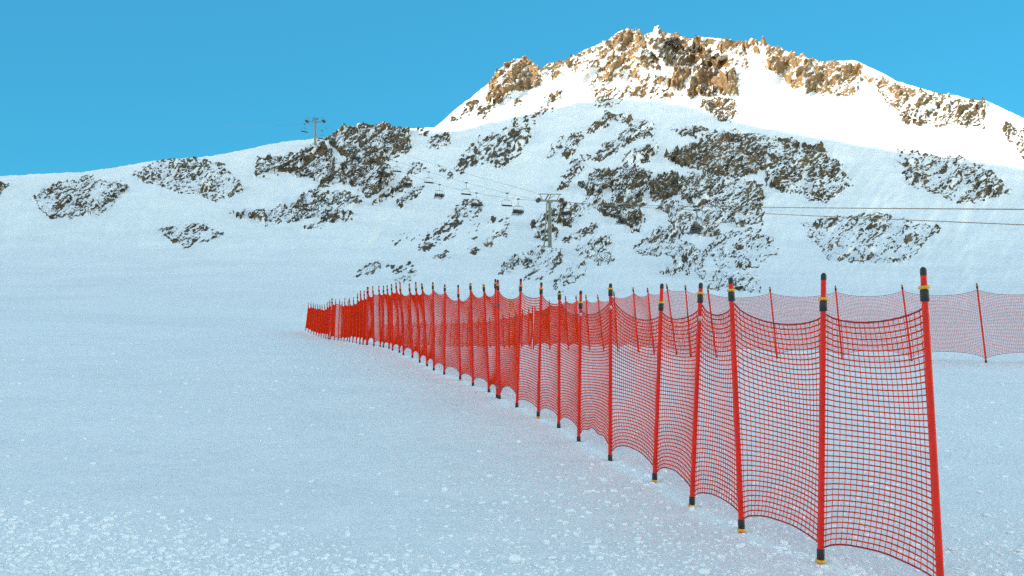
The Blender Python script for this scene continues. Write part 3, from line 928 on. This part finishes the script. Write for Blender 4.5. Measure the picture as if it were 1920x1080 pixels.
POLE_ME = pole_tube(); CAP_ME = cap_mesh(); RING_ME = ring_mesh(); SLEEVE_ME = sleeve_mesh(); CLIP_ME = clip_mesh()
for me_, mt in ((POLE_ME, M_RED), (CAP_ME, M_BLACK), (RING_ME, M_YEL), (SLEEVE_ME, M_BLACK), (CLIP_ME, M_WHITE)):
    me_.materials.append(mt)


def build_fence(pts, drops, label, group, fence_seed, first_end=True, clips=(), foot_rings=(), mesh_w=0.046, mesh_h=0.0415, net_tag=None, feet=True, cord=(0.0056, 0.0056), wavy=None):
    """pts: list of (foot, top) world points; drops: how far the ring sits under the pole tip, metres"""
    lr = random.Random(fence_seed)
    root = empty('safety_fence', Vector(pts[0][0]))
    tag(root, label, 'fence', group)
    base = pts[0][0]
    n = len(pts)
    lo = []; hi = []; mats = []
    for i, (foot, top) in enumerate(pts):
        foot = np.array(foot, float); top = np.array(top, float)
        L = np.linalg.norm(top - foot)
        d = (top - foot) / L
        z = Vector(d); y = Vector((0, 1, 0)); x = y.cross(z).normalized(); y = z.cross(x)
        rot = Matrix((x, y, z)).transposed().to_4x4()
        m = Matrix.Translation(Vector(foot - base)) @ rot @ Matrix.Diagonal((1, 1, L / 2.0, 1))
        po = obj('pole', POLE_ME, parent=root)
        po.matrix_local = m
        sc = L / 2.0
        obj('cap', CAP_ME, parent=po)
        dr = drops[i]
        rz = 2.0 - dr / sc
        ring = obj('collar_ring', RING_ME, parent=po, loc=(0, 0, rz)); ring.rotation_euler = (lr.uniform(-.12, .12), lr.uniform(-.12, .12), 0)
        obj('clamp_sleeve', SLEEVE_ME, parent=po, loc=(0, 0, rz - 0.049))
        if feet:
            if i in foot_rings:
                obj('foot_sleeve', SLEEVE_ME, parent=po, loc=(0, 0, 0.078)); r2 = obj('foot_ring', RING_ME, parent=po, loc=(0, 0, 0.032)); r2.rotation_euler = (lr.uniform(-.2, .2), 0.1, 0)
            else:
                obj('foot_sleeve', SLEEVE_ME, parent=po, loc=(0, 0, 0.045))
        if i in clips:
            obj('clip', CLIP_ME, parent=po, loc=(0, 0, clips[i]))
        hi.append(foot + d * (L - dr - 0.105))
        lo.append(foot + d * (0.12 if feet else 0.08))
    lo = np.array(lo); hi = np.array(hi)
    # the net: surface between the poles, sagging at the top edge and arched up at the bottom
    seg = np.linalg.norm(hi[1:, :2] - hi[:-1, :2], axis=1)
    sag = np.array([min(0.15, 0.088 * max(s_, 0.3) ** 1.0 * lr.uniform(0.8, 1.3)) for s_ in seg])
    arch = np.array([min(0.17, 0.088 * max(s_, 0.25) * lr.uniform(0.75, 1.3)) for s_ in seg])
    bil = np.array([min(0.12, 0.09 * s_) * lr.uniform(0.3, 1.0) for s_ in seg])

    def surf(i, t, v):
        """panel i, t along 0..1, v up 0..1 (broadcast arrays) -> points"""
        t = np.asarray(t, float)[..., None]; v_ = np.asarray(v, float)[..., None]
        bot = lo[i] * (1 - t) + lo[i + 1] * t
        topp = hi[i] * (1 - t) + hi[i + 1] * t
        par = 4 * t * (1 - t)
        shp = par ** 0.72
        pnt = bot * (1 - v_) + topp * v_
        k = (1 - v_)
        dz = arch[i] * shp * k ** 1.6 - sag[i] * shp * (0.35 + 0.65 * v_) * (1 - 0.9 * k ** 1.6)
        wav = (0.022 if (wavy and i == wavy) else 0.002) * np.sin(t * 17 + i * 2.1 + v_ * 2.0) * par * np.exp(-((v_ - 0.0) / 0.12) ** 2) 
        along = hi[i + 1] - hi[i]; nrm = np.array([-along[1], along[0], 0]); nrm = nrm / (np.linalg.norm(nrm) + 1e-9)
        if nrm[1] < 0: nrm = -nrm
        out = pnt + nrm * (bil[i] * par * np.sin(np.clip(v_, 0, 1) * math.pi) ** 0.8 + 0.02)
        return out + np.concatenate([np.zeros_like(dz), np.zeros_like(dz), dz + wav], -1)

    mb = MB(); me_edge = MB()
    hgt = np.linalg.norm(hi - lo, axis=1).mean()
    nh = int(round(hgt / mesh_h))
    vs = np.linspace(0, 1, nh + 1)
    # horizontal cords run on through every panel
    rowsH = []
    for i in range(n - 1):
        k = max(5, int(seg[i] / 0.085) + 2)
        t = np.linspace(0, 1, k)[:-1] if i < n - 2 else np.linspace(0, 1, k)
        tt, vv = np.meshgrid(t, vs)
        rowsH.append(surf(i, tt, vv))
    H = np.concatenate(rowsH, 1) - base
    # cords drawn thicker where the net is older and hangs slack, along the run
    c0 = 0
    for i, hh in enumerate(rowsH):
        end = hh.shape[1]
        blk = H[:, c0:c0 + end + (1 if i < n - 2 else 0)]
        cr = cord[0] + (cord[1] - cord[0]) * i / max(1, n - 2)
        mb.strands(blk[1:-1], cr, 3)
        c0 += end
    me_edge.strands(H[[0, -1]], 0.0062, 6)
    for i in range(n - 1):
        k = max(2, int(round(seg[i] / mesh_w)))
        t = (np.arange(k) + 0.5) / k
        vv, tt = np.meshgrid(np.linspace(0, 1, 13), t)
        cr = cord[0] + (cord[1] - cord[0]) * i / max(1, n - 2)
        mb.strands(surf(i, tt, vv) - base, cr * (0.46 + 0.24 * sstep(0.0055, 0.0085, cr)), 3)
    net = obj('net', mb.mesh('net'), M_NET, root)
    obj('edge_rope', me_edge.mesh('edge_rope'), M_EDGE, net)
    if net_tag is not None:
        i, t0, t1, v0, v1 = net_tag
        tt, vv = np.meshgrid(np.linspace(t0, t1, 4), np.linspace(v0, v1, 6))
        g = surf(i, tt, vv) - base
        back_ = g + np.array([0, 0.006, 0.0])
        front_ = g - np.array([0, 0.008, 0.0])
        m2 = MB(); m2.add(front_.reshape(-1, 3), grid_quads(6, 4)); m2.add(back_.reshape(-1, 3), grid_quads(6, 4)[:, ::-1])
        obj('marker_tape', m2.mesh('marker_tape'), M_ORANGE, root)
    return root


def drops_front(i):
    r = FRONT[i]
    return r[4] / F * fd[i]


G_F = 'red safety net fences along the piste'
front_drop = [0.10, 0.16, 0.08] + [max(0.02, drops_front(i)) for i in range(len(FRONT))]
front_clips = {3: 1.70, 5: 1.745, 6: 1.70}
sections = [(0, FJ[0]), (FJ[0], FJ[1]), (FJ[1], FJ[2]), (FJ[2], len(front_all))]
labels = ['tall near section of red net fence at the right with yellow ringed poles',
          'middle section of red net fence running left from the pair of strapped poles',
          'densely poled solid red section of net fence where the fence narrows away',
          'small farthest end of the front red net fence at the left edge']
foot_rings = {0: (0, 1, 2, 3, 4, 8), 1: (3,), 2: (), 3: ()}
for k, (a, b) in enumerate(sections):
    b2 = b
    pts = [front_all[j] for j in range(a, b2)]
    dr_ = front_drop[a:b]
    if k == 3:
        off = np.array([-0.08, 0.08, 0.0])
        pts = [(front_all[a - 1][0] + off, front_all[a - 1][1] + off)] + pts
        dr_ = [front_drop[a - 1]] + dr_
    tagp = None
    if k == 0: tagp = (len(pts) - 2, 0.34, 0.58, 0.875, 0.99)
    froot = build_fence(pts, dr_, labels[k], G_F, 50 + k, mesh_w=(0.046, 0.046, 0.030, 0.024)[k], cord=((0.0056, 0.0074), (0.0076, 0.0086), (0.0092, 0.0092), (0.0092, 0.0092))[k], wavy=5 if k == 0 else None, clips=front_clips if k == 0 else ({0: 1.72} if k == 2 else {}),
                foot_rings=foot_rings[k], net_tag=tagp)
    if k == 0: near_root = froot

# wire ties round the two poles where the nets join
def tie(p, q, parent):
    a_ = np.linspace(0, 2 * math.pi, 25)
    c = (p + q) / 2; e = q - p; hl = np.linalg.norm(e) / 2; e = e / (2 * hl)
    f = np.cross(e, [0, 0, 1.0]); f /= np.linalg.norm(f)
    m = MB()
    for dz_ in (0, 0.012, 0.026):
        loop = c + np.cos(a_)[:, None] * e * (hl + 0.03) + np.sin(a_)[:, None] * f * 0.03 + np.array([0, 0, dz_])
        m.strands((loop - np.array(parent.location))[None], 0.006, 5)
    obj('wire_tie', m.mesh('wire_tie'), M_FRAME, parent)


pa, pb = front_all[FJ[0] - 1], front_all[FJ[0]]
for u_ in (0.79, 0.10):
    tie(pa[0] * (1 - u_) + pa[1] * u_, pb[0] * (1 - u_) + pb[1] * u_, near_root)

back_drop = [0.03] * 6 + [max(0.015, r[4] / F * d) for r, d in zip(BACK, bd)]
bsec = [(0, BJ[0] + 1), (BJ[0], BJ[1] + 1), (BJ[1], len(back_all))]
blabels = ['rear red net fence section with leaning poles behind the near fence at the right',
           'low distant red net fence section seen through the net of the middle front poles',
           'farthest rear red net fence with thin slanting poles seen through the left front net']
for k, (a, b) in enumerate(bsec):
    if k > 0: a2 = a
    pts = [front for front in back_all[a:b]]
    if k > 0:
        # each section has its own first pole a hand's breadth from the last pole of the one before
        f0, t0 = pts[0]
        off = np.array([-0.10, 0.10, 0.0])
        pts[0] = (f0 + off, t0 + off)
    build_fence(pts, back_drop[a:b], blabels[k], G_F, 80 + k, mesh_w=(0.042, 0.05, 0.05)[k], mesh_h=0.043, feet=(k == 0), cord=((0.0062, 0.0074), (0.0062, 0.0066), (0.0066, 0.0066))[k])

# ------------------------------------------------------------------ chairlift
def pylon(name, base, height, arm, yaw, label, has_pipe, tilt=0.0):
    root = empty(name, Vector(base), yaw)
    tag(root, label, 'lift pylon', 'chairlift pylons')
    m = MB(); m.lathe([(-1.5, 0.74), (0, 0.72), (height * 0.45, 0.62), (height - 2.9, 0.45), (height - 2.55, 0.45)], 20)
    obj('mast', flat_shade_sharp(m.mesh('mast')), M_STEEL, root)
    zc = height - 2.2
    m = MB(); m.box((0, 0, zc), (arm, 0.55, 0.62), bevel=0.08)
    m.box((0, 0, zc - 0.5), (1.9, 0.7, 0.4), bevel=0.06)
    co = obj('crossarm', m.mesh('crossarm', False), M_STEEL, root)
    m = MB(); m.box((0, 0, height), (arm * 1.06, 0.22, 0.30), bevel=0.05)
    obj('top_beam', m.mesh('top_beam', False), M_STEEL, root)
    for s_ in (-1, 1):
        m = MB(); m.bar((s_ * arm * 0.34, 0, zc + 0.3), (s_ * arm * 0.44, 0, height - 0.15), 0.13, 8)
        obj('strut', m.mesh('strut'), M_STEEL, root)
    m = MB(); m.bar((-arm * 0.20, 0, zc + 0.3), (-arm * 0.05, 0, height - 0.1), 0.2, 8)
    m.bar((-arm * 0.05, 0.2, zc + 0.4), (arm * 0.06, 0.2, height - 0.1), 0.12, 8)
    m.box((0.1 * arm, 0, zc + 1.25), (1.9, 0.9, 0.16), rot=Matrix.Rotation(-0.55, 3, 'Y'), bevel=0.03)
    obj('service_platform', m.mesh('service_platform', False), M_DSTEEL, root)
    for s_ in (-1, 1):
        m = MB()
        c = (s_ * (arm * 0.5 + 0.1), 0, zc + 0.1)
        for j in range(-2, 3):
            m.lathe([(-0.14, 0.34), (-0.12, 0.42), (0.12, 0.42), (0.14, 0.34)], 14, (c[0] - 0.07, j * 0.82, c[2] + 0.28 - 0.03 * j * j), (c[0] + 0.93, j * 0.82, c[2] + 0.28 - 0.03 * j * j))
        so = obj('sheave_train', flat_shade_sharp(m.mesh('sheave_train')), M_DSTEEL, root)
        m = MB(); m.box((c[0] + s_ * 0.42, 0, c[2]), (0.12, 4.3, 0.5), bevel=0.04)
        m.lathe([(-1.6, 0.35), (-1.5, 0.78), (1.5, 0.78), (1.6, 0.35)], 6, c, (c[0], c[1] + 1.0, c[2]))
        m.box((c[0] + s_ * 0.62, 0, c[2] - 0.15), (0.7, 2.0, 0.10), bevel=0.02)
        for yy in (-0.95, 0.95):
            m.bar((c[0] + s_ * 0.95, yy, c[2] - 0.15), (c[0] + s_ * 0.95, yy, c[2] + 0.9), 0.04, 6)
        m.bar((c[0] + s_ * 0.95, -0.95, c[2] + 0.9), (c[0] + s_ * 0.95, 0.95, c[2] + 0.9), 0.04, 6)
        obj('sheave_frame', m.mesh('sheave_frame', False), M_DSTEEL, so)
    # ladder up the mast
    m = MB()
    for s_ in (-0.2, 0.2): m.bar((s_, -0.78, 0.6), (s_, -0.62, zc - 0.2), 0.045, 6)
    for i in range(int((zc - 1) / 0.45)):
        z = 0.8 + i * 0.45
        m.bar((-0.2, -0.78 + 0.16 * z / zc, z), (0.2, -0.78 + 0.16 * z / zc, z), 0.028, 5)
    obj('ladder', m.mesh('ladder'), M_STEEL, root)
    if has_pipe:
        m = MB()
        m.bar((-0.95, -0.4, zc - 0.4), (-2.0, -0.6, 1.2), 0.2, 10)
        m.bar((-2.0, -0.6, 1.25), (-3.0, -0.7, 0.1), 0.2, 10)
        m.bar((-1.6, -0.55, 6.0), (-0.3, -0.2, 6.1), 0.10, 8)
        m.bar((-0.7, -0.4, zc - 0.3), (-1.4, -0.6, zc - 1.5), 0.09, 8)
        obj('stay_pipe', m.mesh('stay_pipe'), M_STEEL, root)
    return root


RB = 320.0; RA = 532.0
baseB = at(1031, 466, RB)
topB = at(1028, 364, RB)
HB = topB[2] - baseB[2]
armB = 42.0 / F * RB
baseA = at(591, 276, RA)
topA = at(590.5, 220.5, RA)
HA = topA[2] - baseA[2]
pylon('lift_pylon', baseB, HB, armB, 0.10, 'near grey chairlift pylon with a crossarm standing on the shaded rocky slope', True)
pylon('lift_pylon', baseA, HA, 31.0 / F * RA, -0.05, 'distant chairlift pylon on the skyline above the left rocks', False)


def cable(name, pts, r, mat, label, group, sagm=()):
    P_ = []
    for (a, b), sg in zip(zip(pts[:-1], pts[1:]), sagm):
        t = np.linspace(0, 1, 60)[:, None]
        q = np.array(a) * (1 - t) + np.array(b) * t
        q[:, 2] -= sg * 4 * (t * (1 - t))[:, 0]
        P_.append(q if not P_ else q[1:])
    P_ = np.concatenate(P_)
    o0 = P_[0].copy()
    m = MB(); m.strands((P_ - o0)[None], r, 6)
    o = obj(name, m.mesh(name), mat, loc=Vector(o0))
    tag(o, label, 'cable', group)
    return P_


UPA, UPB = at(578, 232, RA), at(1005.5, 375, RB)
LOA, LOB = at(606, 237, RA), at(1049, 378.5, RB)
TOA, TOB = at(574, 221, RA), at(1006, 361.5, RB)
S_UP, S_LO, S_TO = 3.6, 9.4, 2.0
G_C = 'chairlift ropes'
c_up = cable('haul_rope', [UPB, UPA], 0.04, M_ROPE, 'upper dark haul rope carrying the empty chairs up to the skyline pylon', G_C, [S_UP])
c_lo = cable('haul_rope', [LOB, LOA], 0.04, M_ROPE, 'lower dark haul rope carrying the loaded chairs left of the near pylon', G_C, [S_LO])
cable('signal_cable', [TOB, TOA], 0.034, M_ROPE, 'thin topmost cable strung between the two pylon top beams', G_C, [S_TO])
# the span to the right of the near pylon comes down towards the viewer
UR1, LR1 = at(1340, 389, 150), at(1340, 380, 140)
UR2 = UR1 + (UR1 - UPB) * 0.75; LR2 = LR1 + (LR1 - LOB) * 0.72
c_ur = cable('haul_rope', [UPB, UR2], 0.04, M_ROPEW, 'sunlight-tinted tan rope running right from the left side of the near pylon', G_C, [0.6])
c_lr = cable('haul_rope', [LOB, LR2], 0.04, M_ROPEW, 'sunlight-tinted tan rope running right from the right side of the near pylon', G_C, [0.6])


def skin_mesh(name, joints, edges, mats, face_mat):
    me_ = bpy.data.meshes.new(name)
    me_.from_pydata([j[:3] for j in joints], edges, [])
    o = bpy.data.objects.new(name + '_skin', me_)
    COL.objects.link(o)
    sk = o.modifiers.new('skin', 'SKIN')
    sd = o.modifiers.new('sub', 'SUBSURF'); sd.levels = 1
    for i, j in enumerate(joints):
        me_.skin_vertices[0].data[i].radius = (j[3], j[4] if len(j) > 4 else j[3])
    me_.skin_vertices[0].data[0].use_root = True
    dg = bpy.context.evaluated_depsgraph_get()
    ev = bpy.data.meshes.new_from_object(o.evaluated_get(dg))
    bpy.data.objects.remove(o)
    ev.name = name
    ev.materials.clear()
    for mt in mats: ev.materials.append(mt)
    for p in ev.polygons:
        p.material_index = face_mat(p.center); p.use_smooth = True
    return ev


M_FACE = simple_mat('skin', (0.50, 0.30, 0.22), 0.6)
M_TROUS = simple_mat('dark_ski_trousers', (0.022, 0.020, 0.020), 0.7)
M_BOOT = simple_mat('ski_boot', (0.03, 0.03, 0.03), 0.5)
JACKETS = {'dark': (0.035, 0.032, 0.030), 'red': (0.26, 0.020, 0.018), 'maroon': (0.12, 0.022, 0.020), 'orange': (0.70, 0.13, 0.02), 'olive': (0.07, 0.065, 0.04)}
HELM = {'dark': (0.03, 0.03, 0.03), 'red': (0.22, 0.02, 0.02), 'maroon': (0.05, 0.03, 0.03), 'orange': (0.05, 0.04, 0.04), 'olive': (0.06, 0.06, 0.05)}
# seated skier, facing +Y, hips at the origin
JN = [(0, 0, 0.10, .16, .13), (0, -0.02, 0.34, .17, .12), (0, -0.02, 0.54, .19, .12), (0, 0.0, 0.66, .07), (0, 0.02, 0.76, .10, .11), (0, 0.03, 0.88, .10, .11),
      (0.21, -0.01, 0.54, .075), (0.27, 0.10, 0.32, .06), (0.17, 0.32, 0.22, .048), (0.13, 0.38, 0.22, .045),
      (-0.21, -0.01, 0.54, .075), (-0.27, 0.10, 0.32, .06), (-0.17, 0.32, 0.22, .048), (-0.13, 0.38, 0.22, .045),
      (0.11, 0.10, 0.06, .10), (0.13, 0.46, 0.06, .085), (0.13, 0.50, -0.34, .07), (0.13, 0.52, -0.42, .075), (0.13, 0.66, -0.46, .055),
      (-0.11, 0.10, 0.06, .10), (-0.13, 0.46, 0.06, .085), (-0.13, 0.50, -0.34, .07), (-0.13, 0.52, -0.42, .075), (-0.13, 0.66, -0.46, .055)]
EN = [(0, 1), (1, 2), (2, 3), (3, 4), (4, 5), (2, 6), (6, 7), (7, 8), (8, 9), (2, 10), (10, 11), (11, 12), (12, 13), (0, 14), (14, 15), (15, 16), (16, 17), (17, 18), (0, 19), (19, 20), (20, 21), (21, 22), (22, 23)]


def person_face(c):
    if c.z > 0.80 or (c.z > 0.68 and c.y < 0.03): return 3
    if c.z > 0.64: return 0
    if c.z < -0.30: return 4
    if c.z < 0.17 and abs(c.x) < 0.26 and not (c.y > 0.25 and c.z > 0.15): return 2
    return 1


PERSON = {}
for key in JACKETS:
    jm = simple_mat(key + '_jacket', JACKETS[key], 0.7); hm = simple_mat(key + '_helmet', HELM[key], 0.4)
    if not PERSON:
        base_person = skin_mesh('person', JN, EN, [M_FACE, jm, M_TROUS, hm, M_BOOT], person_face)
        PERSON[key] = base_person
    else:
        c = base_person.copy(); c.materials[1] = jm; c.materials[3] = hm
        PERSON[key] = c
mb = MB(); mb.box((0, 0.12, -0.53), (0.09, 1.65, 0.022), bevel=0.008)
mb.box((0, 0.98, -0.505), (0.085, 0.14, 0.02), rot=Matrix.Rotation(0.5, 3, 'X'), bevel=0.006)
mb.box((0, 0.16, -0.505), (0.07, 0.34, 0.04), bevel=0.01)
SKI_ME = mb.mesh('ski', False); SKI_ME.materials.append(simple_mat('dark_ski', (0.06, 0.04, 0.04), 0.4))

CW = 3.35
mb = MB(); mb.box((0, 0.12, 0.0), (CW, 0.56, 0.24), bevel=0.08); mb.box((0, 0.12, -0.10), (CW * 1.01, 0.10, 0.06), bevel=0.02)
SEAT_ME = mb.mesh('seat'); SEAT_ME.materials.append(M_SEAT)
mb = MB(); mb.box((0, -0.24, 0.40), (CW, 0.10, 0.52), rot=Matrix.Rotation(0.16, 3, 'X'), bevel=0.04)
BACK_ME = mb.mesh('backrest'); BACK_ME.materials.append(M_SEAT)
mb = MB()
for s_ in (-1, 1):
    mb.bar((s_ * (CW / 2 + 0.03), -0.25, -0.05), (s_ * (CW / 2 + 0.03), -0.30, 0.95), 0.035, 6)
    mb.bar((s_ * (CW / 2 + 0.03), -0.30, 0.95), (s_ * (CW / 2 - 0.30), -0.20, 1.62), 0.035, 6)
    mb.bar((s_ * (CW / 2 - 0.30), -0.20, 1.62), (s_ * 0.25, -0.10, 1.78), 0.045, 6)
    mb.bar((s_ * (CW / 2 + 0.03), -0.25, -0.05), (s_ * (CW / 2 + 0.03), 0.40, -0.05), 0.03, 6)
mb.bar((-0.95, -0.1, 1.76), (0.95, -0.1, 1.76), 0.085, 8)
CFR_ME = mb.mesh('seat_frame'); CFR_ME.materials.append(M_FRAME)
DROP = 3.75
mb = MB(); mb.bar((0, -0.1, 1.76), (0, 0.0, 2.2), 0.06, 8); mb.bar((0, 0, 2.2), (0, 0, DROP - 0.1), 0.055, 8)
HANG_ME = mb.mesh('hanger'); HANG_ME.materials.append(M_FRAME)
mb = MB(); mb.box((0, 0, DROP + 0.02), (0.34, 1.1, 0.30), bevel=0.08); mb.bar((0.0, -0.65, DROP + 0.05), (0.0, 0.65, DROP + 0.05), 0.11, 8)
mb.box((0.2, 0, DROP - 0.05), (0.7, 0.25, 0.18), bevel=0.05)
GRIP_ME = mb.mesh('grip'); GRIP_ME.materials.append(M_DSTEEL)
mb = MB()
for s_ in (-0.9, 0.9): mb.bar((s_, -0.2, 1.0), (s_, 0.55, 0.38), 0.025, 6)
mb.bar((-CW / 2 + 0.1, 0.55, 0.38), (CW / 2 - 0.1, 0.55, 0.38), 0.03, 6)
for s_ in (-1.2, -0.6, 0, 0.6, 1.2): mb.bar((s_, 0.55, 0.38), (s_, 0.62, -0.30), 0.02, 5)
BARM_ME = mb.mesh('safety_bar'); BARM_ME.materials.append(M_FRAME)


def px_of(p):
    y = p[..., 1] * CP + (p[..., 2] - CAMZ) * SP
    return 960 + F * p[..., 0] / y


def rope_at(P_, px):
    """point of the rope whose bearing is that of px, with its direction"""
    x = px_of(P_)
    if x[0] > x[-1]: P_ = P_[::-1]; x = x[::-1]
    i = int(np.clip(np.searchsorted(x, px), 1, len(x) - 1))
    t = (px - x[i - 1]) / (x[i] - x[i - 1])
    return P_[i - 1] * (1 - t) + P_[i] * t, P_[i] - P_[i - 1]


def chair(P_, px, label, uphill, riders=None, rider_label=None, KS=1.2, bar=False, yaw=0.0):
    p, d = rope_at(P_, px)
    if riders and KS == 1.2: KS = 1.32
    # direction of travel: up hill (to smaller px) for loaded chairs
    t = -d if uphill else d
    rz = math.atan2(t[1], t[0]) - math.pi / 2 + yaw
    root = empty('lift_chair', Vector((p[0], p[1], p[2] - DROP * KS)), rz)
    root.scale = (KS, KS, KS)
    tag(root, label, 'lift chair', 'loaded lift chairs' if riders else 'empty lift chairs')
    obj('seat', SEAT_ME, parent=root); obj('backrest', BACK_ME, parent=root) if riders else None
    if not riders:
        # empty seats ride folded down behind the frame
        b = obj('backrest', BACK_ME, parent=root, loc=(0, -0.05, -0.02)); b.scale = (1, 1, 0.62)
    obj('seat_frame', CFR_ME, parent=root); hg = obj('hanger', HANG_ME, parent=root); obj('grip', GRIP_ME, parent=hg)
    if bar: obj('safety_bar', BARM_ME, parent=root)
    if riders:
        w = (CW - 0.2) / len(riders)
        for k, key in enumerate(riders):
            lx = -CW / 2 + 0.1 + w * (k + 0.5) + random.uniform(-.04, .04)
            c_, s_ = math.cos(rz), math.sin(rz)
            ly = 0.05
            q = (p[0] + (c_ * lx - s_ * ly) * KS, p[1] + (s_ * lx + c_ * ly) * KS, p[2] - (DROP - 0.10) * KS)
            o = obj('person', PERSON[key], loc=q); o.rotation_euler = (random.uniform(-.05, .05), random.uniform(-.05, .05), rz + random.uniform(-.15, .15))
            k_ = random.uniform(1.06, 1.2); o.scale = (1.12 * KS, 1.12 * KS, k_ * KS)
            tag(o, rider_label, 'person', rider_label.replace('skier in a ski jacket ', 'skiers '))
            for sx_ in (-0.13, 0.13):
                sk = obj('ski', SKI_ME, parent=o, loc=(sx_, 0.5, 0.0)); sk.rotation_euler = (-0.25, 0, random.uniform(-.1, .1))


mixes = [['dark', 'dark', 'olive', 'dark', 'dark'], ['dark', 'olive', 'dark', 'dark', 'dark'], ['dark', 'dark', 'dark', 'olive', 'dark'], ['dark', 'dark', 'olive', 'dark', 'dark'],
         ['maroon', 'red', 'dark', 'red', 'dark'], ['maroon', 'dark', 'dark', 'maroon', 'red'], ['maroon', 'red', 'dark', 'dark', 'maroon']]
for px, mix, lb, rl in (
        (624, mixes[0], 'tiny loaded lift chair on the lower rope near the skyline pylon', 'skier in a ski jacket on the chair right of the skyline pylon'),
        (668, mixes[1], 'loaded lift chair in front of the left rocky knoll, far up the lower rope', 'skier in a ski jacket on the chair in front of the knoll top'),
        (715, mixes[2], 'loaded lift chair in front of the right flank of the rocky knoll', 'skier in a ski jacket on the chair before the knoll right flank'),
        (764, mixes[3], 'loaded lift chair just right of the rocky knoll beside a dark outcrop', 'skier in a ski jacket on the chair right of the knoll'),
        (824, mixes[0], 'dark loaded lift chair over open snow, third left of the near pylon', 'skier in a ski jacket on the dark chair over open snow'),
        (893, mixes[4], 'red loaded lift chair over open snow, second left of the near pylon', 'skier in a ski jacket on the red chair over the boulder field'),
        (971.5, mixes[5], 'loaded lift chair hanging first left of the near pylon', 'skier in a ski jacket on the chair first left of the near pylon')):
    chair(c_lo, px, lb, True, mix, rl, bar=True)
for px, lb in ((573.5, None), (604, 'small empty lift chair against the sky right of the skyline pylon'), (652, 'empty lift chair in front of the knoll top, upper rope'),
               (698, 'empty lift chair in front of the knoll right flank, upper rope'), (744.5, 'empty lift chair over snow just right of the rocky knoll'),
               (804.5, 'empty lift chair third left of the near pylon on the upper rope'), (874.5, 'empty lift chair second left of the near pylon on the upper rope'),
               (951, 'empty lift chair first left of the near pylon on the upper rope')):
    if lb: chair(c_up, px, lb, False)
chair(c_lr, 1062, 'loaded lift chair close behind the near pylon on its right', True, mixes[6], 'skier in a ski jacket on the chair right of the near pylon', bar=True, KS=1.0)
chair(c_ur, 1163, 'empty lift chair before the rock outcrop right of the near pylon', False, KS=1.0, yaw=0.95)
chair(c_lr, 1168, 'loaded lift chair with an orange rider below the rock outcrop', True, ['dark', 'orange', 'olive', 'olive'], 'skier in a ski jacket on the chair below the rock outcrop', KS=0.95, yaw=0.95)
chair(c_ur, 1306, 'empty lift chair at the right edge above a loaded chair', False, KS=1.0, yaw=0.95)
chair(c_lr, 1307, 'loaded lift chair at the right edge under an empty chair', True, mixes[5], 'skier in a ski jacket on the loaded chair at the right edge', bar=True, KS=0.95, yaw=0.95)
# the chair beyond the skyline pylon
pA = at(573, 231, RA + 10)
c_far = cable('haul_rope', [UPA, at(420, 236, RA + 70)], 0.045, M_ROPE, 'rope running left from the skyline pylon', G_C, [0.6])
chair(c_far, 571, 'empty lift chair at the left edge left of the skyline pylon', False)

# ------------------------------------------------------------------ light
sun = bpy.data.lights.new('sun', 'SUN')
sun.energy = 2.1
sun.angle = math.radians(0.5)
sun.color = (1.0, 0.87, 0.68)
so = bpy.data.objects.new('sun', sun); COL.objects.link(so)
so.rotation_euler = Vector(sdir).to_track_quat('Z', 'Y').to_euler()

SKY_OVER = (1.70, 1.32, 0.87)
SKY_DEEP = (0.072, 0.345, 0.36)
w = bpy.data.worlds.new('World'); SC.world = w
w.use_nodes = True
nt = w.node_tree
bg = nt.nodes['Background']
sky = nt.nodes.new('ShaderNodeTexSky')
sky.sky_type = 'NISHITA'; sky.sun_disc = False
sky.sun_elevation = SUN_EL
sky.sun_rotation = SUN_AZ % (2 * math.pi)
sky.altitude = 2200; sky.air_density = 1.0; sky.dust_density = 0.3; sky.ozone_density = 1.5
# the sky overhead and behind is tinted brighter to light the snow, the part away from the sun a deep cyan blue
tcw = nt.nodes.new('ShaderNodeTexCoord')
sepw = nt.nodes.new('ShaderNodeSeparateXYZ')
nt.links.new(tcw.outputs['Generated'], sepw.inputs[0])
mr = nt.nodes.new('ShaderNodeMapRange'); mr.interpolation_type = 'SMOOTHSTEP'
mr.inputs['From Min'].default_value = 0.30; mr.inputs['From Max'].default_value = 0.74
nt.links.new(sepw.outputs['Y'], mr.inputs['Value'])
tint = nt.nodes.new('ShaderNodeMix'); tint.data_type = 'RGBA'
tint.inputs[6].default_value = (*SKY_OVER, 1)
tint.inputs[7].default_value = (*SKY_DEEP, 1)
nt.links.new(mr.outputs[0], tint.inputs[0])
mul = nt.nodes.new('ShaderNodeMix'); mul.data_type = 'RGBA'; mul.blend_type = 'MULTIPLY'; mul.inputs[0].default_value = 1
nt.links.new(sky.outputs[0], mul.inputs[6]); nt.links.new(tint.outputs[2], mul.inputs[7])
flat = nt.nodes.new('ShaderNodeMix'); flat.data_type = 'RGBA'
flat.inputs[7].default_value = (0.105, 0.675, 1.20, 1)
half = nt.nodes.new('ShaderNodeMath'); half.operation = 'MULTIPLY'; half.inputs[1].default_value = 0.72
nt.links.new(mr.outputs[0], half.inputs[0]); nt.links.new(half.outputs[0], flat.inputs[0])
nt.links.new(mul.outputs[2], flat.inputs[6])
nt.links.new(flat.outputs[2], bg.inputs['Color'])
bg.inputs['Strength'].default_value = 0.15

SC.view_settings.view_transform = 'Standard'
SC.view_settings.look = 'None'
SC.view_settings.exposure = 2.0
SC.view_settings.gamma = 1.0
SC.render.engine = 'CYCLES'
SC.cycles.max_bounces = 14
SC.cycles.diffuse_bounces = 10
SC.cycles.transmission_bounces = 10
SC.cycles.use_denoising = False
